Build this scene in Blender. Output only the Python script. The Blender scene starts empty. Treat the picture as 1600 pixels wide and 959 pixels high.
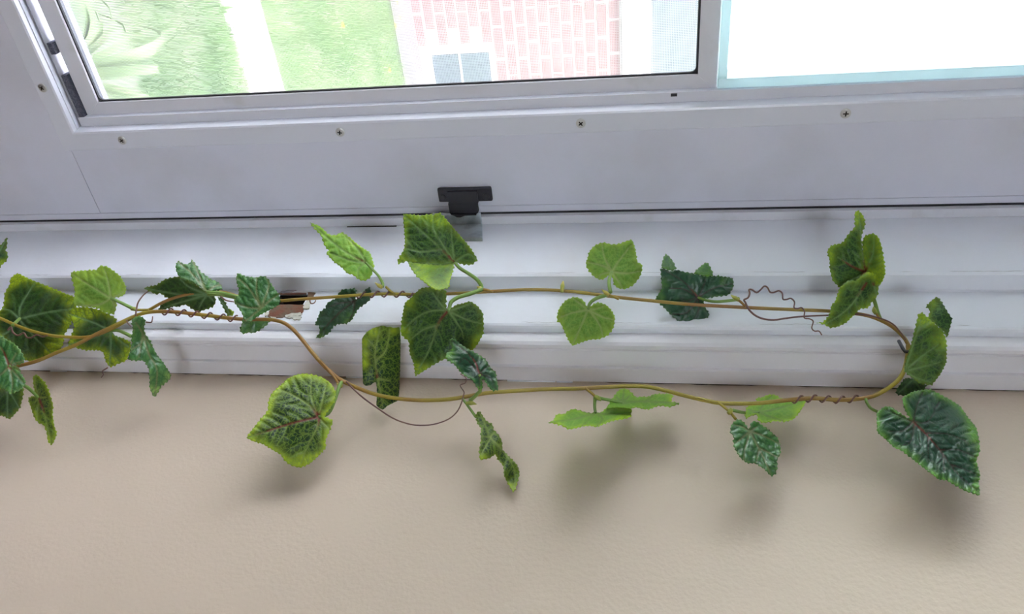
import bpy, bmesh, math, random
import numpy as np
from mathutils import Vector, Matrix
from mathutils.geometry import delaunay_2d_cdt

random.seed(7)
rng = np.random.default_rng(11)
S = bpy.context.scene
COL = S.collection

# ------------------------------------------------------------------ camera
# The picture is taken with the camera turned on its side: world up (Z) runs to the right of the frame.
F = 1200.0
zc = np.array([6867., 27., -1200.]); zc /= np.linalg.norm(zc)
xc = np.array([203., 1675., 1200.]); xc -= zc * xc.dot(zc); xc /= np.linalg.norm(xc)
yc = np.cross(zc, xc)
MC = np.array([xc, yc, zc])
CAM = np.array([0.0, -0.55, 1.15])
cd = bpy.data.cameras.new('camera'); cam = bpy.data.objects.new('camera', cd); COL.objects.link(cam)
cd.sensor_width = 36.0; cd.lens = F / 1600 * 36.0; cd.clip_start = 0.02; cd.clip_end = 200
r_, d_, f_ = MC[:, 0], MC[:, 1], MC[:, 2]
cam.matrix_world = Matrix(((r_[0], -d_[0], -f_[0], CAM[0]), (r_[1], -d_[1], -f_[1], CAM[1]), (r_[2], -d_[2], -f_[2], CAM[2]), (0, 0, 0, 1)))
S.camera = cam

# ------------------------------------------------------------------ world, sun, exposure
SKY = 16.0
SUN = 9.0
w = bpy.data.worlds.new('World'); S.world = w; w.use_nodes = True
bg = w.node_tree.nodes['Background']; bg.inputs[1].default_value = SKY
_n = w.node_tree.nodes; _l = w.node_tree.links                     # evenly overcast sky: overhead brighter than the horizon
_tc = _n.new('ShaderNodeTexCoord'); _sx = _n.new('ShaderNodeSeparateXYZ'); _l.new(_tc.outputs['Generated'], _sx.inputs[0])
_mr = _n.new('ShaderNodeMapRange'); _mr.inputs[1].default_value = 0; _mr.inputs[2].default_value = 1; _mr.inputs[3].default_value = 0.70; _mr.inputs[4].default_value = 1.1; _l.new(_sx.outputs[2], _mr.inputs[0])
_vm = _n.new('ShaderNodeVectorMath'); _vm.operation = 'SCALE'; _vm.inputs[0].default_value = (0.88, 0.915, 1.0); _l.new(_mr.outputs[0], _vm.inputs['Scale']); _l.new(_vm.outputs[0], bg.inputs[0])
sd = bpy.data.lights.new('sun', 'SUN'); sd.energy = SUN; sd.angle = 0.01; sd.color = (1, 0.95, 0.87)
so = bpy.data.objects.new('sun', sd); COL.objects.link(so)
so.rotation_euler = Vector((0.25, 0.62, -0.95)).to_track_quat('-Z', 'Y').to_euler()
so.location = (-2, -6, 9)
S.view_settings.view_transform = 'Standard'
S.view_settings.look = 'None'
S.view_settings.gamma = 1.0
S.view_settings.use_curve_mapping = False
S.view_settings.exposure = 0.95
S.cycles.max_bounces = 10; S.cycles.diffuse_bounces = 6; S.cycles.transparent_max_bounces = 16
S.cycles.sample_clamp_indirect = 8.0

# ------------------------------------------------------------------ helpers
def ray(u, v):
    return MC @ np.array([(u - 800) / F, (v - 479.5) / F, 1.0])
def onY(u, v, Y):
    d = ray(u, v); return CAM + d * ((Y - CAM[1]) / d[1])
def onX(u, v, X):
    d = ray(u, v); return CAM + d * ((X - CAM[0]) / d[0])
def onZ(u, v, Z):
    d = ray(u, v); return CAM + d * ((Z - CAM[2]) / d[2])
def lift(uv, t):
    uv = np.asarray(uv, float); t = np.asarray(t, float)
    c = np.stack([(uv[:, 0] - 800) / F, (uv[:, 1] - 479.5) / F, np.ones(len(uv))], 1)
    return CAM + (c @ MC.T) * t[:, None]

def mat(name, col, rough=0.5, metal=0.0, noise=None, bump=None, spec=0.5, coat=0.0):
    m = bpy.data.materials.new(name); m.use_nodes = True
    nt = m.node_tree; b = nt.nodes['Principled BSDF']
    b.inputs['Base Color'].default_value = (*col, 1); b.inputs['Roughness'].default_value = rough
    b.inputs['Metallic'].default_value = metal; b.inputs['Specular IOR Level'].default_value = spec
    b.inputs['Coat Weight'].default_value = coat
    tc = nt.nodes.new('ShaderNodeTexCoord')
    if noise:                                  # (scale, second colour, low, high, detail)
        n = nt.nodes.new('ShaderNodeTexNoise'); n.inputs['Scale'].default_value = noise[0]; n.inputs['Detail'].default_value = noise[4]
        nt.links.new(tc.outputs['Object'], n.inputs['Vector'])
        r = nt.nodes.new('ShaderNodeMapRange'); r.inputs[1].default_value = noise[2]; r.inputs[2].default_value = noise[3]
        nt.links.new(n.outputs[0], r.inputs[0])
        x = nt.nodes.new('ShaderNodeMix'); x.data_type = 'RGBA'
        x.inputs[6].default_value = (*col, 1); x.inputs[7].default_value = (*noise[1], 1)
        nt.links.new(r.outputs[0], x.inputs[0]); nt.links.new(x.outputs[2], b.inputs['Base Color'])
    if bump:                                   # (scale, strength, distance)
        n = nt.nodes.new('ShaderNodeTexNoise'); n.inputs['Scale'].default_value = bump[0]; n.inputs['Detail'].default_value = 4
        nt.links.new(tc.outputs['Object'], n.inputs['Vector'])
        bp = nt.nodes.new('ShaderNodeBump'); bp.inputs['Strength'].default_value = bump[1]; bp.inputs['Distance'].default_value = bump[2]
        nt.links.new(n.outputs[0], bp.inputs['Height']); nt.links.new(bp.outputs[0], b.inputs['Normal'])
    return m

def glass_mat(name, tint, gloss=0.08):
    m = bpy.data.materials.new(name); m.use_nodes = True; nt = m.node_tree
    nt.nodes.remove(nt.nodes['Principled BSDF'])
    t = nt.nodes.new('ShaderNodeBsdfTransparent'); t.inputs[0].default_value = (*tint, 1)
    g = nt.nodes.new('ShaderNodeBsdfGlossy'); g.inputs['Roughness'].default_value = 0.02
    fr = nt.nodes.new('ShaderNodeFresnel'); fr.inputs[0].default_value = 1.45
    mx = nt.nodes.new('ShaderNodeMixShader')
    nt.links.new(fr.outputs[0], mx.inputs[0]); nt.links.new(t.outputs[0], mx.inputs[1]); nt.links.new(g.outputs[0], mx.inputs[2])
    nt.links.new(mx.outputs[0], nt.nodes['Material Output'].inputs[0])
    return m

def tag(o, label=None, cat=None, group=None, kind=None):
    if label: o['label'] = label
    if cat: o['category'] = cat
    if group: o['group'] = group
    if kind: o['kind'] = kind
    return o
def empty(name, loc=(0, 0, 0)):
    o = bpy.data.objects.new(name, None); o.empty_display_size = 0.02; COL.objects.link(o); o.location = loc; return o
def link(name, me, m, parent=None, smooth=False):
    if m is not None and not me.materials: me.materials.append(m)
    o = bpy.data.objects.new(name, me); COL.objects.link(o)
    if parent is not None:
        o.parent = parent
        o.matrix_parent_inverse = Matrix.Translation(-(world_loc(parent)))
    if smooth: me.shade_smooth()
    return o
def world_loc(o):
    v = Vector(o.location)
    if o.parent is not None: v = v + Vector((0, 0, 0))
    return v
def bm_mesh(name, bm):
    bmesh.ops.recalc_face_normals(bm, faces=bm.faces)
    me = bpy.data.meshes.new(name); bm.to_mesh(me); bm.free(); return me
def box(bm, x0, x1, y0, y1, z0, z1, bev=0.0):
    r = bmesh.ops.create_cube(bm, size=1.0)
    for v in r['verts']:
        v.co = Vector((x0 + (v.co.x + .5) * (x1 - x0), y0 + (v.co.y + .5) * (y1 - y0), z0 + (v.co.z + .5) * (z1 - z0)))
    if bev:
        es = list({e for v in r['verts'] for e in v.link_edges})
        bmesh.ops.bevel(bm, geom=es, offset=bev, segments=2, affect='EDGES', profile=0.6)
def boxes(name, lst, m, parent=None, bev=0.0):
    bm = bmesh.new()
    for b in lst: box(bm, *b, bev=bev)
    return link(name, bm_mesh(name, bm), m, parent)
def extrude_z(name, prof, z0, z1, m, parent=None, smooth=False):
    """closed XY outline drawn up along Z"""
    bm = bmesh.new()
    a = [bm.verts.new((x, y, z0)) for x, y in prof]; b = [bm.verts.new((x, y, z1)) for x, y in prof]
    n = len(prof)
    for i in range(n): bm.faces.new((a[i], a[(i + 1) % n], b[(i + 1) % n], b[i]))
    bm.faces.new(a[::-1]); bm.faces.new(b)
    return link(name, bm_mesh(name, bm), m, parent)
def tube_mesh(name, pts, rad, sides=7):
    """round tube along points; rad is a number or a list"""
    P = np.asarray(pts, float); n = len(P)
    R = np.full(n, rad) if np.isscalar(rad) else np.asarray(rad, float)
    T = np.gradient(P, axis=0); T /= np.linalg.norm(T, axis=1)[:, None] + 1e-12
    nv = np.cross(T[0], [0.3, 0.5, 0.8]); nv /= np.linalg.norm(nv)
    V = []; 
    for i in range(n):
        nv = nv - T[i] * nv.dot(T[i]); nv /= np.linalg.norm(nv) + 1e-12
        bv = np.cross(T[i], nv)
        for k in range(sides):
            a = 2 * math.pi * k / sides
            V.append(P[i] + R[i] * (math.cos(a) * nv + math.sin(a) * bv))
    Fc = []
    for i in range(n - 1):
        for k in range(sides):
            k2 = (k + 1) % sides
            Fc.append((i * sides + k, i * sides + k2, (i + 1) * sides + k2, (i + 1) * sides + k))
    Fc.append(tuple(range(sides))[::-1]); Fc.append(tuple(range((n - 1) * sides, n * sides)))
    me = bpy.data.meshes.new(name); me.from_pydata([tuple(v) for v in V], [], Fc); me.update(); return me
def spline(pts, step=0.35):
    """Catmull-Rom resampling of an (n,k) list; step = share of a span"""
    P = np.asarray(pts, float)
    if len(P) < 3:
        return np.array([P[0] + (P[-1] - P[0]) * a for a in np.linspace(0, 1, 6)])
    Q = np.vstack([2 * P[0] - P[1], P, 2 * P[-1] - P[-2]]); out = []
    k = max(2, int(round(1 / step)))
    for i in range(1, len(Q) - 2):
        for j in range(k):
            t = j / k
            out.append(0.5 * ((2 * Q[i]) + (-Q[i - 1] + Q[i + 1]) * t + (2 * Q[i - 1] - 5 * Q[i] + 4 * Q[i + 1] - Q[i + 2]) * t * t + (-Q[i - 1] + 3 * Q[i] - 3 * Q[i + 1] + Q[i + 2]) * t ** 3))
    out.append(P[-1]); return np.array(out)

# ------------------------------------------------------------------ materials of the place
M_DOOR = mat('door_enamel', (0.70, 0.70, 0.80), 0.42, noise=(9, (0.61, 0.605, 0.66), 0.50, 0.75, 7), bump=(260, 0.05, 0.001))
M_ALU = mat('painted_aluminium', (0.73, 0.725, 0.78), 0.36, noise=(30, (0.60, 0.60, 0.60), 0.58, 0.75, 5))
M_ALUW = mat('white_vinyl_channel', (0.72, 0.73, 0.81), 0.30)
M_JAMB = mat('old_white_paint', (0.79, 0.81, 0.87), 0.38, noise=(14, (0.74, 0.735, 0.75), 0.55, 0.8, 6), bump=(55, 0.25, 0.0012))
M_WALL = mat('beige_wall_paint', (0.655, 0.54, 0.43), 0.55, noise=(3, (0.625, 0.515, 0.41), 0.4, 0.7, 4), bump=(400, 0.32, 0.0009))
M_ROOM = mat('room_wall_paint', (0.58, 0.56, 0.60), 0.6)
M_CEIL = mat('ceiling_paint', (0.82, 0.82, 0.82), 0.7)
M_FLOOR = mat('floor_boards', (0.34, 0.23, 0.14), 0.45, noise=(6, (0.26, 0.17, 0.10), 0.4, 0.7, 5))
M_BLACK = mat('black_plastic', (0.022, 0.020, 0.028), 0.42)
M_RUBBER = mat('dark_rubber', (0.03, 0.028, 0.035), 0.7)
M_PILE = mat('grey_pile', (0.07, 0.075, 0.10), 0.95, noise=(900, (0.15, 0.15, 0.19), 0.4, 0.7, 3))
M_ZINC = mat('zinc_plate', (0.66, 0.72, 0.76), 0.36, 0.7, noise=(90, (0.34, 0.38, 0.42), 0.45, 0.75, 5))
M_SCREW = mat('screw_steel', (0.62, 0.61, 0.60), 0.35, 0.7)
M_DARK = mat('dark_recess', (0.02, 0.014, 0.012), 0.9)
M_WOOD = mat('bare_wood', (0.145, 0.095, 0.06), 0.8, noise=(130, (0.19, 0.07, 0.038), 0.42, 0.62, 4), bump=(300, 0.4, 0.001))
M_FLAKE = mat('cream_old_paint', (0.60, 0.585, 0.51), 0.6, noise=(260, (0.36, 0.32, 0.24), 0.5, 0.7, 4), bump=(300, 0.5, 0.001))
M_GLASS = glass_mat('clear_glass', (0.96, 0.985, 0.985))
M_WIRE = mat('screen_wire', (0.42, 0.44, 0.46), 0.6)

# ------------------------------------------------------------------ room shell
XW = 0.3655; XJ = 0.3125; XR = 0.3265; YS = -0.0805; YJ = -0.1235
XL, YB, ZC = -2.7, -3.6, 2.45
def struct(o, label, cat):
    return tag(o, label, cat, kind='structure')
struct(boxes('floor', [(XL - .12, XW + .12, YB - .12, 0.10, -0.06, 0.0)], M_FLOOR), 'brown wooden floor of the room', 'floor')
struct(boxes('ceiling', [(XL - .12, XW + .12, YB - .12, 0.10, ZC, ZC + .10)], M_CEIL), 'plain white ceiling of the room', 'ceiling')
struct(boxes('wall_right', [(XW, XW + .12, YB - .12, 0.10, 0, ZC)], M_WALL), 'beige painted wall meeting the white moulding', 'wall')
struct(boxes('wall_left', [(XL - .12, XL, YB - .12, 0.10, 0, ZC)], M_ROOM), 'plain wall across the room from the beige wall', 'wall')
struct(boxes('wall_front', [(XL, -0.572, YJ, 0.10, 0, ZC), (-0.572, XW, YJ, 0.10, 2.08, ZC)], M_ROOM), 'wall holding the doorway', 'wall')
WX0, WX1, WZ0, WZ1 = -1.7, -0.75, 1.0, 1.95  # unseen window opening, invented and sized to set the room's fill light
struct(boxes('wall_back', [(XL, WX0, YB - .12, YB, 0, ZC), (WX1, XW, YB - .12, YB, 0, ZC), (WX0, WX1, YB - .12, YB, 0, WZ0), (WX0, WX1, YB - .12, YB, WZ1, ZC)], M_ROOM), 'back wall with an added opening that lets in fill light', 'wall')
wn = struct(empty('added_window', (-1.1, YB - .06, WZ0)), 'added unseen window behind the camera that fills the room with light', 'window')
boxes('frame', [(WX0, WX1, YB - .09, YB - .03, WZ0, WZ0 + .05), (WX0, WX1, YB - .09, YB - .03, WZ1 - .05, WZ1), (WX0, WX0 + .05, YB - .09, YB - .03, WZ0 + .05, WZ1 - .05), (WX1 - .05, WX1, YB - .09, YB - .03, WZ0 + .05, WZ1 - .05), (-1.245, -1.205, YB - .09, YB - .03, WZ0 + .05, WZ1 - .05)], M_ALUW, wn)
boxes('pane', [(WX0 + .05, WX1 - .05, YB - .062, YB - .058, WZ0 + .05, WZ1 - .05)], M_GLASS, wn)

# door frame on the side of the picture: outer jamb, stop step, rabbet, with the old lock mortise cut in the rabbet
def sect(bm, prof, z0, z1):
    a = [bm.verts.new((x, y, z0)) for x, y in prof]; b = [bm.verts.new((x, y, z1)) for x, y in prof]; n = len(prof)
    for i in range(n): bm.faces.new((a[i], a[(i + 1) % n], b[(i + 1) % n], b[i]))
    bm.faces.new(a[::-1]); bm.faces.new(b)
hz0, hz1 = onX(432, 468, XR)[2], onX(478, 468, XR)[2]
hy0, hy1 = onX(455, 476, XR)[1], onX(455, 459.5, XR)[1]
bm = bmesh.new()
full = [(XJ, 0.10), (XJ, YS + .002), (XJ + .001, YS), (XR - .001, YS), (XR, YS - .001), (XR, YJ + .0025), (XR + .0008, YJ + .0008), (XR + .0025, YJ), (XW - .001, YJ), (XW - .001, 0.10)]
sect(bm, full, 0.0, hz0); sect(bm, full, hz1, 2.06)
sect(bm, [(XJ, 0.10), (XJ, YS + .002), (XJ + .001, YS), (XR, YS), (XR, hy1), (XR + .018, hy1), (XR + .018, hy0), (XR, hy0), (XR, YJ + .0025), (XR + .0008, YJ + .0008), (XR + .0025, YJ), (XW - .001, YJ), (XW - .001, 0.10)], hz0, hz1)
trim1 = link('trim_1', bm_mesh('trim_1', bm), M_JAMB)
struct(trim1, 'white stepped door jamb with a chipped lock mortise', 'door jamb')
def patch(name, px, X, proud, m, parent, jag=0.0, seed=1):
    """thin plate lying on a face X = const, outline given on that face"""
    rr = random.Random(seed); P = [onX(u, v, X) for u, v in px]; Q = []
    for i in range(len(P)):
        a, b = P[i], P[(i + 1) % len(P)]
        for k in range(4):
            q = a + (b - a) * k / 4; q = q + np.array([0, rr.uniform(-1, 1) * jag, rr.uniform(-1, 1) * jag]); Q.append(q)
    bm = bmesh.new()
    a = [bm.verts.new((X - proud, q[1], q[2])) for q in Q]; b = [bm.verts.new((X + .0002, q[1], q[2])) for q in Q]
    bm.faces.new(a); bm.faces.new(b[::-1]); n = len(Q)
    for i in range(n): bm.faces.new((a[i], b[i], b[(i + 1) % n], a[(i + 1) % n]))
    return link(name, bm_mesh(name, bm), m, parent)
def z7(pts): return [(400 + x / 10.66, 440 + y / 10.66) for x, y in pts]
patch('exposed_wood', z7([(300, 386), (835, 386), (850, 345), (870, 180), (990, 188), (960, 260), (880, 350), (850, 420), (790, 470), (770, 545), (620, 555), (500, 590), (380, 610), (230, 605), (170, 560), (250, 470)]), XR, .0004, M_WOOD, trim1, .0004, 3)
hd = .0006
boxes('mortise_dark_lining', [(XR + .0165, XR + .0178, hy0, hy1, hz0, hz1), (XR + .001, XR + .0165, hy0, hy0 + hd, hz0, hz1), (XR + .001, XR + .0165, hy1 - hd, hy1, hz0, hz1), (XR + .001, XR + .0165, hy0 + hd, hy1 - hd, hz0, hz0 + hd), (XR + .001, XR + .0165, hy0 + hd, hy1 - hd, hz1 - hd, hz1)], M_DARK, trim1)  # dark wood inside; the near-black colour also paints in the recess shade
patch('mortise_lining', z7([(300, 190), (840, 190), (840, 215), (300, 215)]), XR, .0003, M_WOOD, trim1, .0003, 8)
patch('paint_flake', z7([(500, 575), (600, 545), (740, 530), (770, 560), (690, 600), (560, 625), (490, 600)]), XR, .0012, M_FLAKE, trim1, .0005, 4)
patch('paint_flake', z7([(600, 600), (700, 590), (760, 600), (740, 640), (640, 650)]), XR, .0012, M_FLAKE, trim1, .0005, 14)
patch('paint_flake', z7([(250, 600), (330, 610), (320, 650), (260, 650)]), XR, .0010, M_FLAKE, trim1, .0004, 15)
patch('paint_flake', z7([(780, 430), (830, 350), (900, 300), (910, 350), (880, 460), (820, 470)]), XR, .0009, M_FLAKE, trim1, .0005, 5)
patch('paint_flake', z7([(150, 540), (200, 520), (230, 540), (190, 580), (150, 590)]), XR, .0012, M_FLAKE, trim1, .0004, 6)
patch('paint_flake', z7([(380, 195), (450, 165), (600, 140), (680, 150), (600, 175), (450, 200)]), XR, .0009, mat('lifted_paint', (0.42, 0.38, 0.40), 0.7), trim1, .0003, 9)
patch('paint_flake', z7([(980, 150), (1080, 125), (1150, 155), (1080, 166)]), XR, .0008, M_JAMB, trim1, .0002, 11)
rc = random.Random(9); M_CRK = mat('paint_crack_line', (.22, .20, .20), .9)
def cracks(X, Y, dy, z0, z1, gap, wmax):
    vv = []; ff = []; zz = z0
    while zz < z1:
        ln_ = rc.uniform(.006, .05); k0 = len(vv); nn_ = max(3, int(ln_ / .003))
        for i in range(nn_ + 1):
            c = Y + dy * rc.uniform(.6, 1.4); ww = 0 if i in (0, nn_) else rc.uniform(.00008, wmax); vv += [(X, c - ww, zz + ln_ * i / nn_), (X, c + ww, zz + ln_ * i / nn_)]
        ff += [(k0 + 2 * i, k0 + 2 * i + 1, k0 + 2 * i + 3, k0 + 2 * i + 2) for i in range(nn_)]; zz += ln_ + rc.uniform(.2, 1) * gap
    me = bpy.data.meshes.new('paint_crack'); me.from_pydata(vv, [], ff); return link('paint_crack', me, M_CRK, trim1)
cracks(XJ - .00015, YS + .0022, .0008, .5, 1.5, .07, .00016)
cracks(XR - .00015, YJ + .0030, .0008, .5, 1.5, .10, .00014)
ga, gb = onX(545, 350, XJ), onX(622, 349, XJ)
boxes('open_joint', [(XJ - .0003, XJ, -.0054, -.0041, ga[2], gb[2])], M_DARK, trim1)
# storm-door Z bar on the jamb and its dark seal
boxes('z_bar', [(0.3052, XJ, -0.004, 0.04, 0.0, 2.05)], M_ALU, trim1, bev=0.0004)
boxes('seal_strip', [(0.3036, 0.3052, 0.0005, 0.03, 0.0, 2.05)], M_RUBBER, trim1)
# strike plate: bent zinc plate on bar and jamb
zs0, zs1 = 0.9745, 1.0155
bm = bmesh.new()
box(bm, 0.3005, 0.3128, -0.0058, -0.0042, zs0, zs1, bev=0.0005)
r8 = [bm.verts.new(p) for p in ((XJ - .0018, -.0046, zs0), (XJ - .0018, -.0046, zs1), (XJ - .0030, -.0300, zs1 + .0048), (XJ - .0030, -.0300, zs0), (XJ - .0002, -.0046, zs0), (XJ - .0002, -.0046, zs1), (XJ - .0002, -.0312, zs1 + .0050), (XJ - .0002, -.0312, zs0))]
for f in ((0, 1, 2, 3), (7, 6, 5, 4), (0, 4, 5, 1), (1, 5, 6, 2), (2, 6, 7, 3), (3, 7, 4, 0)): bm.faces.new([r8[i] for i in f])
sp = link('strike_plate', bm_mesh('strike_plate', bm), M_ZINC, trim1); sp['label'] = 'galvanised bent strike plate'
M_CASE = mat('dull_casing_paint', (0.77, 0.755, 0.80), 0.4, noise=(14, (0.70, 0.68, 0.71), 0.5, 0.8, 6), bump=(55, 0.25, 0.0012))
# casing: moulded board squeezed between jamb and beige wall
cas = [(0.3325, YJ - .0002), (0.3325, -0.1295), (0.3330, -0.1330), (0.3345, -0.1352), (0.3365, -0.1358), (0.3378, -0.1352), (0.3384, -0.1362), (0.3500, -0.1385), (0.3507, -0.1402), (0.3520, -0.1404), (0.3640, -0.1392), (XW - .0003, -0.1380), (XW - .0003, YJ - .0002)]
trim2 = extrude_z('trim_2', cas, 0.0, 2.12, M_CASE)
# cracked paint and caulk along the joint of casing and wall
rc = random.Random(5); vv = []; ff = []; zz = 0.45
while zz < 1.5:
    ln_ = rc.uniform(.02, .12); k0 = len(vv); nn_ = max(3, int(ln_ / .004))
    for i in range(nn_ + 1):
        ww = rc.uniform(.0003, .0011) * (0 if i in (0, nn_) else 1); vv += [(XW - .0004, -.1379, zz + ln_ * i / nn_), (XW - .0004, -.1381 - ww, zz + ln_ * i / nn_)]
    ff += [(k0 + 2 * i, k0 + 2 * i + 1, k0 + 2 * i + 3, k0 + 2 * i + 2) for i in range(nn_)]; zz += ln_ + rc.uniform(.0, .05)
me = bpy.data.meshes.new('cracked_caulk'); me.from_pydata(vv, [], ff); link('cracked_caulk', me, mat('caulk_crack', (.10, .07, .06), .9), trim2)
for k in range(9):
    zf = rc.uniform(.6, 1.4); lf = rc.uniform(.006, .022)
    boxes('caulk_chip', [(XW - .0010, XW, -.1381 - rc.uniform(.0006, .0014), -.1379, zf, zf + lf)], M_JAMB, trim2, bev=.0002)
struct(trim2, 'narrow white moulded casing beside the beige wall', 'casing')
# far jamb and head of the doorway
struct(boxes('trim_3', [(-0.572, -0.527, YJ, 0.10, 0, 2.06), (-0.527, -0.513, YS, 0.10, 0, 2.06)], M_JAMB), 'white jamb across the doorway', 'door jamb')
struct(boxes('trim_4', [(-0.572, XW - .001, YJ, 0.10, 2.06, 2.08)], M_JAMB), 'white head piece over the doorway', 'door head')
struct(boxes('trim_5', [(-0.632, -0.567, YJ - .015, YJ - .0002, 0, 2.12)], M_JAMB), 'white casing across the doorway', 'casing')
bb = boxes('baseboard_right', [(XW - .014, XW, YB, -0.145, 0, .09)], M_JAMB); struct(bb, 'white baseboard along the beige wall', 'baseboard')

# ------------------------------------------------------------------ storm door
DL = -0.512
door = struct(empty('door_1', (0, 0, 0.01)), 'pale grey storm door with screws along its sliding screen window', 'door')
FX0, FX1, FZ0, FZ1 = -0.445, 0.2355, 0.6600, 1.735        # outer flange
IX0, IX1, IZ0, IZ1 = FX0 + .0165, 0.2190, 0.6795, FZ1 - .0195
boxes('lower_panel', [(DL, 0.2972, 0, 0.03, 0.012, 0.6636)], M_DOOR, door, bev=.0004)
boxes('stile', [(IX1 + .002, 0.2972, 0, 0.03, 0.6640, 2.035)], M_DOOR, door, bev=.0004)
boxes('stile', [(DL, IX0 - .002, 0, 0.03, 0.6640, 2.035)], M_DOOR, door, bev=.0004)
boxes('top_rail', [(IX0 - .0016, IX1 + .0016, 0, 0.03, IZ1 + .002, 2.035)], M_DOOR, door, bev=.0004)
boxes('bottom_rail', [(IX0 - .0016, IX1 + .0016, 0.0005, 0.03, 0.6640, IZ0 - .001)], M_DOOR, door)
boxes('edge_strip', [(0.2976, 0.3034, 0.0003, 0.03, 0.012, 2.035)], M_DOOR, door, bev=.0005)
# window surround: flat flange, sloping lip, channel, four mitred lengths
def ring_part(name, sec, side, m, parent):
    """one mitred length of a rectangular ring; sec = [(inset, Y)], measured inward from the outer flange"""
    bm = bmesh.new(); A = []; B = []
    for ins, y in sec:
        x0, x1, z0, z1 = FX0 + ins, FX1 - ins, FZ0 + ins, FZ1 - ins
        c = [(x0, z0), (x1, z0), (x1, z1), (x0, z1)]
        p, q = c[side], c[(side + 1) % 4]
        A.append(bm.verts.new((p[0], y, p[1]))); B.append(bm.verts.new((q[0], y, q[1])))
    n = len(sec)
    for i in range(n): bm.faces.new((A[i], A[(i + 1) % n], B[(i + 1) % n], B[i]))
    bm.faces.new(A); bm.faces.new(B[::-1])
    return link(name, bm_mesh(name, bm), m, parent)
wf = empty('window_surround', (0, 0, 0)); wf.parent = door; wf.matrix_parent_inverse = Matrix.Translation((0, 0, -0.01))
sec = [(0, -0.0002), (0.0004, -0.0028), (0.0012, -0.0034), (0.0150, -0.0034), (0.0165, -0.0028), (0.0185, 0.0035), (0.0190, 0.0330), (0.0150, 0.0330), (0.0150, -0.0002)]
for s_ in range(4):
    ring_part('surround_length', sec, s_, M_ALUW if s_ in (1, 0) else M_ALUW, wf)
boxes('track_face', [(0.2093, 0.2171, 0.0042, 0.0300, IZ0 + .0005, IZ1 - .0005), (IX0 + .0019, IX0 + .0097, 0.0042, 0.0300, IZ0 + .0005, IZ1 - .0005)], M_ALUW, wf, bev=.0003)
# screws
def screw_mesh():
    bm = bmesh.new()
    r = 0.0037
    rings = [(r, 0.0), (r * .97, -.0006), (r * .8, -.0009), (r * .45, -.0011)]
    prev = None
    for rad, y in rings:
        cur = [bm.verts.new((rad * math.cos(a), y, rad * math.sin(a))) for a in [2 * math.pi * k / 20 for k in range(20)]]
        if prev:
            for k in range(20): bm.faces.new((prev[k], prev[(k + 1) % 20], cur[(k + 1) % 20], cur[k]))
        prev = cur
    bm.faces.new(prev)
    for f in bm.faces: f.material_index = 0
    for ang in (0.5, 0.5 + math.pi / 2):
        c, s = math.cos(ang), math.sin(ang); a, b = r * .52, r * .13
        vs = [bm.verts.new((c * x - s * z, -.00125, s * x + c * z)) for x, z in ((-a, -b), (a, -b), (a, b), (-a, b))]
        f = bm.faces.new(vs); f.material_index = 1
    me = bpy.data.meshes.new('screw'); bm.to_mesh(me); bm.free()
    me.materials.append(M_SCREW); me.materials.append(M_DARK); return me
SCREW = screw_mesh()
spots = [(0.2272, z) for z in (0.7185, 0.9107, 1.1012, 1.2884, 1.479, 1.668)] + [(x, 0.6672) for x in (0.1799, -0.005, -0.19, -0.37)]
for i, (x, z) in enumerate(spots):
    o = link('screw', SCREW, None, wf); o.location = (x, -0.0034, z); o.rotation_euler = (0, i * 0.7, 0); o.matrix_parent_inverse = Matrix.Identity(4)
# sliding screen frame
YSC = 0.010
a_ = onY(137, 181, YSC); b_ = onY(1119, 145.5, YSC); c_ = onY(152, 157, YSC); e_ = onY(1090.5, 120, YSC)
SX1, SZ0, SZ1 = (a_[0] + b_[0]) / 2, a_[2], b_[2]
TX1, TZ0, TZ1 = (c_[0] + e_[0]) / 2, c_[2], e_[2]
boxes('back_channel', [(IX0 + .002, IX1 - .002, 0.0300, 0.036, IZ0 + .0002, SZ0 + .006), (0.2100, IX1 - .0012, 0.0322, 0.036, IZ0, IZ1)], mat('grey_track', (0.30, 0.30, 0.34), 0.45), wf)
SX0 = IX0 + .006; TX0 = SX0 + (SX1 - TX1)
scr = empty('sliding_screen', (0, 0, 0)); scr.parent = door; scr.matrix_parent_inverse = Matrix.Translation((0, 0, -0.01))
def bar(p, q, r, s, name, m, y0, y1, parent):
    bm = bmesh.new(); g = 0.00012
    A = [bm.verts.new((x, y0, z)) for x, z in (p, q, r, s)]; B = [bm.verts.new((x, y1, z)) for x, z in (p, q, r, s)]
    bm.faces.new(A); bm.faces.new(B[::-1])
    for i in range(4): bm.faces.new((A[i], B[i], B[(i + 1) % 4], A[(i + 1) % 4]))
    bmesh.ops.bevel(bm, geom=[e for e in bm.edges if abs(e.verts[0].co.y - y0) < 1e-7 and abs(e.verts[1].co.y - y0) < 1e-7], offset=.0004, segments=2, affect='EDGES')
    return link(name, bm_mesh(name, bm), m, parent)
g = .0002
oc = [(SX0, SZ0), (SX1, SZ0), (SX1, SZ1), (SX0, SZ1)]; ic = [(TX0, TZ0), (TX1, TZ0), (TX1, TZ1), (TX0, TZ1)]
for k in range(4):
    bar(oc[k], oc[(k + 1) % 4], ic[(k + 1) % 4], ic[k], 'frame_bar', M_ALU, YSC, YSC + .0055, scr)
boxes('track_floor', [(IX0 + .012, 0.2090, 0.0045, 0.0298, IZ0 + .0003, IZ0 + .0010)], bpy.data.materials['grey_track'], wf)
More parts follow.
